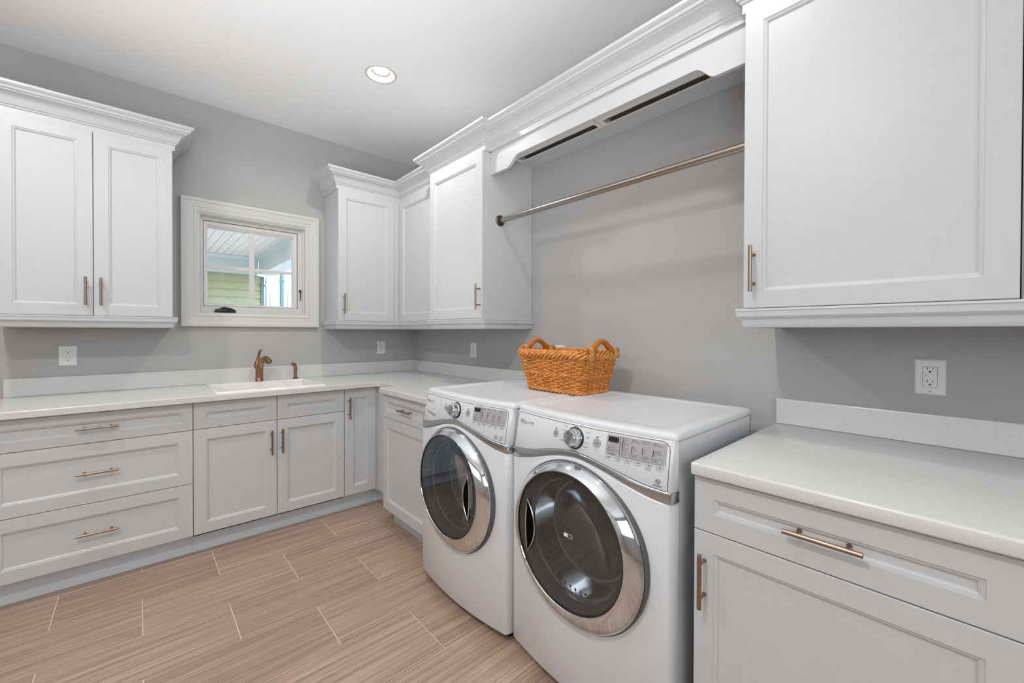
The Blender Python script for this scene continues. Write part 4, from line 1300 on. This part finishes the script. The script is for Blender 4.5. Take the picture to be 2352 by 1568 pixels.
    # washer: soap drawer at the left of the panel
    if not is_dryer:
        sd = MB(); ribbon(sd, [(-0.1485, interp(BAND_T, -0.1485) + 0.002), (-0.1445, 0.90), (-0.1445, PT - 0.003)], 0.0012, 0.0006); sd.build('drawer_seam', M_BTN, t)
        pk = patch([(-0.324, 0.8865), (-0.29, 0.8825), (-0.25, 0.8785), (-0.205, 0.8750), (-0.174, 0.8735), (-0.170, 0.870), (-0.171, 0.858), (-0.178, 0.8535), (-0.20, 0.8515), (-0.25, 0.8545),
                     (-0.29, 0.8590), (-0.318, 0.8640), (-0.327, 0.870)], 0.0012, 0.002)
        pk.build('drawer_pull', M_PANEL, t)
        sc = patch([(-0.322, 0.8855), (-0.29, 0.8817), (-0.25, 0.8777), (-0.205, 0.8743), (-0.175, 0.8727), (-0.1755, 0.8585), (-0.205, 0.8600), (-0.245, 0.8645), (-0.285, 0.8735)], 0.0018, 0.001)
        sc.build('drawer_pull_recess', M_BTN, t)
    # ---- door
    dc = 0.556
    dr = empty('door', (0, R(-0.85), dc))
    dr.parent = t
    # chrome ring: rim at the back, cone up to the window frame
    prof = [(0.270, 0.016), (0.2775, 0.006), (0.278, -0.004), (0.2735, -0.012), (0.2690, -0.018), (0.2450, -0.036), (0.2340, -0.0415), (0.2310, -0.0415), (0.2290, -0.038)]
    sh = [(0, 0), (0, 0), (0, 0), (0, 0.001), (0, 0.002), (0, 0.015), (0, 0.021), (0, 0.0215), (0, 0.0215)]
    MB().lathe(prof, axis='y', n=96, shift=sh).build('chrome_ring', M_CHROME, dr, smooth=True, angle=30)
    MB().lathe([(0.283, 0.020), (0.2835, 0.004), (0.279, 0.000), (0.2765, 0.004)], axis='y', n=96).build('rim_gasket', M_RUBBER, dr, smooth=True)
    MB().lathe([(0.2315, -0.0385), (0.2265, -0.0395), (0.2255, -0.036)], axis='y', n=80, origin=(0, 0, 0.0215)).build('window_bezel', M_BLACK, dr, smooth=True)
    MB().lathe([(0.2285, -0.036), (0.20, -0.0375), (0.12, -0.0395), (0.001, -0.040)], axis='y', n=64, origin=(0, 0, 0.0215)).build('window_glass', M_DOORGLASS, dr, smooth=True)
    MB().lathe([(0.205, -0.012), (0.198, 0.02), (0.185, 0.07), (0.170, 0.105), (0.14, 0.122), (0.001, 0.130)], axis='y', n=64, origin=(0, 0, 0.018)).build('glass_bowl', M_BOWL, dr, smooth=True)
    MB().lathe([(0.2285, -0.030), (0.222, -0.020), (0.212, -0.012), (0.203, -0.010), (0.203, 0.004), (0.216, 0.008), (0.232, 0.014)], axis='y', n=64, origin=(0, 0, 0.0185)).build('inner_frame', M_RUBBER, dr, smooth=True)
    rg_ = MB()
    for rr_, dd in ((0.199, 0.016), (0.172, 0.102)):
        rg_.tube([(rr_ * math.cos(2 * PI * i / 64), dd, 0.018 + rr_ * math.sin(2 * PI * i / 64)) for i in range(64)], 0.0045, 8, closed=True)
    rg_.build('bowl_rim', M_BOWLRIM, dr, smooth=True)
    # lens-shaped finger pull
    sgn = -1 if is_dryer else 1
    pl = MB()
    N_ = 14
    outer, inner = [], []
    for i in range(N_ + 1):
        a = -1 + 2 * i / N_
        zc_ = 0.018 + 0.094 * a
        outer.append((sgn * (0.184 - 0.010 * a * a + 0.0 * a), zc_))
        inner.append((sgn * (0.184 - 0.010 - 0.036 * (1 - a * a)), zc_))
    def P3(p, d): return (p[0], d, p[1])
    for i in range(N_):
        for d in (-0.0425,):
            pl.face([P3(outer[i], d), P3(outer[i + 1], d), P3(inner[i + 1], d), P3(inner[i], d)])
    bmesh.ops.remove_doubles(pl.bm, verts=pl.bm.verts[:], dist=1e-6)
    pl.build('finger_pull', M_PIT, dr)
    pe = MB()
    pe.tube([P3(p, -0.0425) for p in outer] + [P3(p, -0.0425) for p in reversed(inner[1:-1])], 0.0028, 6, closed=True)
    pe.build('pull_edge', M_SATIN, dr, smooth=True)
    if is_dryer:
        rp = MB()   # rating label on the glass
        rp.nest([(-0.018, 0.018, -0.006, 0.006, -0.0405), (-0.0165, 0.0165, -0.0048, 0.0048, -0.0405)], cap_in=False)
        rp.box(-0.018, -0.001, -0.0409, -0.0404, -0.006, 0.006)
        rp.move(Matrix.Translation((0.018, 0, 0.048)))
        rp.build('label_sticker', M_PLASTIC, dr)
    else:
        st = MB().box(0.2, 0.212, -0.040, -0.039, -0.10, -0.085); st.move(Matrix.Translation((0.035, 0.018, 0.02)))
        st.build('label_sticker', M_PLASTIC, dr)
    # drum behind the opening
    MB().lathe([(0.236, 0.0), (0.236, 0.02), (0.268, 0.03), (0.268, 0.55), (0.25, 0.56), (0.001, 0.565)], axis='y', n=64, origin=(0, R(-0.828), 0.57)).build('drum', M_DRUM, t, smooth=True)
    for k in range(3):
        a = PI / 2 + 2 * PI * k / 3 + 0.5
        bf = MB().prism([(-0.035, 0.0), (-0.02, 0.04), (-0.006, 0.055), (0.006, 0.055), (0.02, 0.04), (0.035, 0.0)], 0.05, 0.53, 'xz')
        bf.move(Matrix.Translation((0, R(-0.828), 0.57)) @ Matrix.Rotation(a, 4, 'Y') @ Matrix.Translation((0, 0, -0.268)))
        bf.build('drum_paddle', M_DRUM, t)
    hd = MB()
    for k in range(9):
        for rr_ in (0.05,):
            a = -PI / 2 - 0.75 + 0.12 * k
            hd.lathe([(0.0001, 0.0), (0.005, 0.0)], axis='y', n=10, origin=(0.19 * math.cos(a), 0.028, 0.018 + 0.19 * math.sin(a)))
    tag(hd.build('bowl_perforations', M_BLACK, dr), kind='stuff')
    return t


machine(-1.9515, 0.022, 'white front-load washer left of the dryer, soap drawer at its upper left', False)
machine(-2.6425, 0.0, 'white front-load dryer right of the washer, beside the right worktop', True)

t = empty('power_cord', (-0.70, -3.008, 0.0), label='thin grey cord hanging in the gap between dryer and right cabinet', cat='cord')
MB().tube([(0.05, -0.002, 0.85), (0.0, -0.003, 0.75), (-0.012, -0.004, 0.55), (-0.010, -0.004, 0.40), (-0.002, -0.006, 0.22), (0.012, -0.008, 0.08), (0.05, -0.008, 0.006), (0.3, -0.004, 0.006), (0.69, 0.0, 0.006)],
          0.0045, 8).build('cord', M_CORD, t, smooth=True)

# ------------------------------------------------------------------ wicker basket
BW, BD, BH = 0.350, 0.230, 0.186     # base length, base depth, height of the woven wall
bk = empty('wicker_basket', (-0.312, -2.160, 0.9852), math.radians(-91), 'honey-coloured wicker basket with two wooden handles on the washer', 'basket')


def loop_pts(grow, rad=0.035, n_=None, step=0.0117):
    """points round a rounded rectangle grown outwards, with outward normals"""
    hw, hd_ = BW / 2 + grow * 1.0, BD / 2 + grow * 0.85
    segs = []
    per = 2 * (2 * hw - 2 * rad) + 2 * (2 * hd_ - 2 * rad) + 2 * PI * rad
    n_ = n_ or int(per / step)
    res = []
    for i in range(n_):
        s_ = per * i / n_
        a, b = 2 * hw - 2 * rad, 2 * hd_ - 2 * rad
        q = PI * rad / 2
        for k, (ln, kind) in enumerate(((a, 's0'), (q, 'c0'), (b, 's1'), (q, 'c1'), (a, 's2'), (q, 'c2'), (b, 's3'), (q, 'c3'))):
            if s_ <= ln or k == 7: break
            s_ -= ln
        if kind == 's0': p, nn = (-hw + rad + s_, -hd_), (0, -1)
        elif kind == 's1': p, nn = (hw, -hd_ + rad + s_), (1, 0)
        elif kind == 's2': p, nn = (hw - rad - s_, hd_), (0, 1)
        elif kind == 's3': p, nn = (-hw, hd_ - rad - s_), (-1, 0)
        else:
            c0 = {'c0': ((hw - rad, -hd_ + rad), -PI / 2), 'c1': ((hw - rad, hd_ - rad), 0), 'c2': ((-hw + rad, hd_ - rad), PI / 2), 'c3': ((-hw + rad, -hd_ + rad), PI)}[kind]
            a_ = c0[1] + s_ / rad
            nn = (math.cos(a_), math.sin(a_)); p = (c0[0][0] + rad * nn[0], c0[0][1] + rad * nn[1])
        res.append((p, nn))
    return res


NST = 36
def grow_at(z): return 0.045 * (z / BH) ** 0.9 * 0.85


mb = MB()
for i in range(NST):    # stakes
    pts = []
    for z in (0.004, 0.05, 0.10, 0.15, BH):
        lp = loop_pts(grow_at(z), n_=NST * 6)
        p, nn = lp[i * 6]
        pts.append((p[0], p[1], z))
    mb.tube(pts, 0.0034, 6)
mb.build('stakes', M_WICKER, bk, smooth=True)
wv = MB()
rows = [0.019 + 0.0094 * k for k in range(7)] + [0.1005 + 0.0094 * k for k in range(8)]
for ri, z in enumerate(rows):
    lp = loop_pts(grow_at(z), n_=NST * 6)
    ph = ri % 2
    pts = []
    for i, (p, nn) in enumerate(lp):
        o = 0.0062 * math.cos(PI * (i / 6.0 + ph))
        dz = 0.0006 * math.sin(i * 0.37 + ri * 1.7)
        pts.append((p[0] + nn[0] * o, p[1] + nn[1] * o, z + dz))
    wv.tube(pts, 0.0043, 6, closed=True)
tag(wv.build('woven_wall', M_WICKER, bk, smooth=True), kind='stuff')


def rope(name, z, strands, r_off, r_st, turns, m_, grow_extra=0.0, flat=1.0):
    mb = MB()
    lp = loop_pts(grow_at(z) + grow_extra, n_=320)
    for s_ in range(strands):
        pts = []
        for i, (p, nn) in enumerate(lp):
            a = 2 * PI * (turns * i / len(lp) + s_ / strands)
            o = r_off * math.cos(a) * flat
            pts.append((p[0] + nn[0] * o, p[1] + nn[1] * o, z + r_off * math.sin(a)))
        mb.tube(pts, r_st, 6, closed=True)
    return mb.build(name, m_, bk, smooth=True)


rope('waling_band', 0.088, 3, 0.0062, 0.0044, 14, M_WICKER, 0.002)
rope('base_braid', 0.0098, 3, 0.0058, 0.0048, 14, M_WICKER, 0.002)
rope('rim_braid', BH - 0.001, 4, 0.0115, 0.0060, 13, M_WICKER, 0.003)
rope('rim_braid', BH + 0.012, 3, 0.0075, 0.0056, 14, M_WICKER, 0.0)
MB().box(-BW / 2 + 0.012, BW / 2 - 0.012, -BD / 2 + 0.012, BD / 2 - 0.012, 0.002, 0.008).build('base', M_WICKER, bk)
for sx in (-1, 1):
    hx0 = sx * (BW / 2 + grow_at(BH) + 0.004)
    topc = [(-0.148, 0.012), (-0.150, 0.024), (-0.142, 0.034), (-0.118, 0.036), (-0.096, 0.037), (-0.076, 0.046), (-0.054, 0.064), (-0.030, 0.079), (0.0, 0.084)]
    lowc = [(-0.146, 0.008), (-0.142, 0.003), (-0.130, 0.000), (-0.110, -0.001), (-0.088, 0.001), (-0.068, 0.010), (-0.048, 0.032), (-0.026, 0.050), (0.0, 0.056)]
    topc = [(a * 0.84, b) for a, b in topc]; lowc = [(a * 0.84, b) for a, b in lowc]
    tops = topc + [(-a, b) for a, b in reversed(topc[:-1])]
    lows = lowc + [(-a, b) for a, b in reversed(lowc[:-1])]
    hb = MB()
    th = 0.0135
    cols_ = []
    for (ta, tb), (la, lb) in zip(tops, lows):
        cols_.append([hb.bm.verts.new((hx0 + dx, y, z * 0.82 + BH + 0.010)) for dx, y, z in
                      ((-th * 0.6, la, lb), (th * 0.6, la, lb), (th, la, lb + 0.25 * (tb - lb)), (th, ta, tb - 0.25 * (tb - lb)), (th * 0.6, ta, tb), (-th * 0.6, ta, tb),
                       (-th, ta, tb - 0.25 * (tb - lb)), (-th, la, lb + 0.25 * (tb - lb)))])
    for a, b in zip(cols_, cols_[1:]):
        for k in range(8):
            j = (k + 1) % 8
            hb.bm.faces.new((a[k], a[j], b[j], b[k]))
    hb.bm.faces.new(list(reversed(cols_[0]))); hb.bm.faces.new(cols_[-1])
    ho = hb.build('handle', M_WOODH, bk, smooth=True, angle=60)
    for sy in (-1, 1):
        wr = MB()
        for k in range(4):
            yv = sy * (0.084 + 0.0062 * k)
            pts = []
            for i in range(18):
                a = 2 * PI * i / 18
                pts.append((hx0 + 0.0175 * math.cos(a), yv + 0.0015 * math.sin(a + k), BH + 0.010 + 0.032 * math.sin(a)))
            wr.tube(pts, 0.0029, 6, closed=True)
        wr.build('rattan_wrap', M_WICKERL, ho, smooth=True)
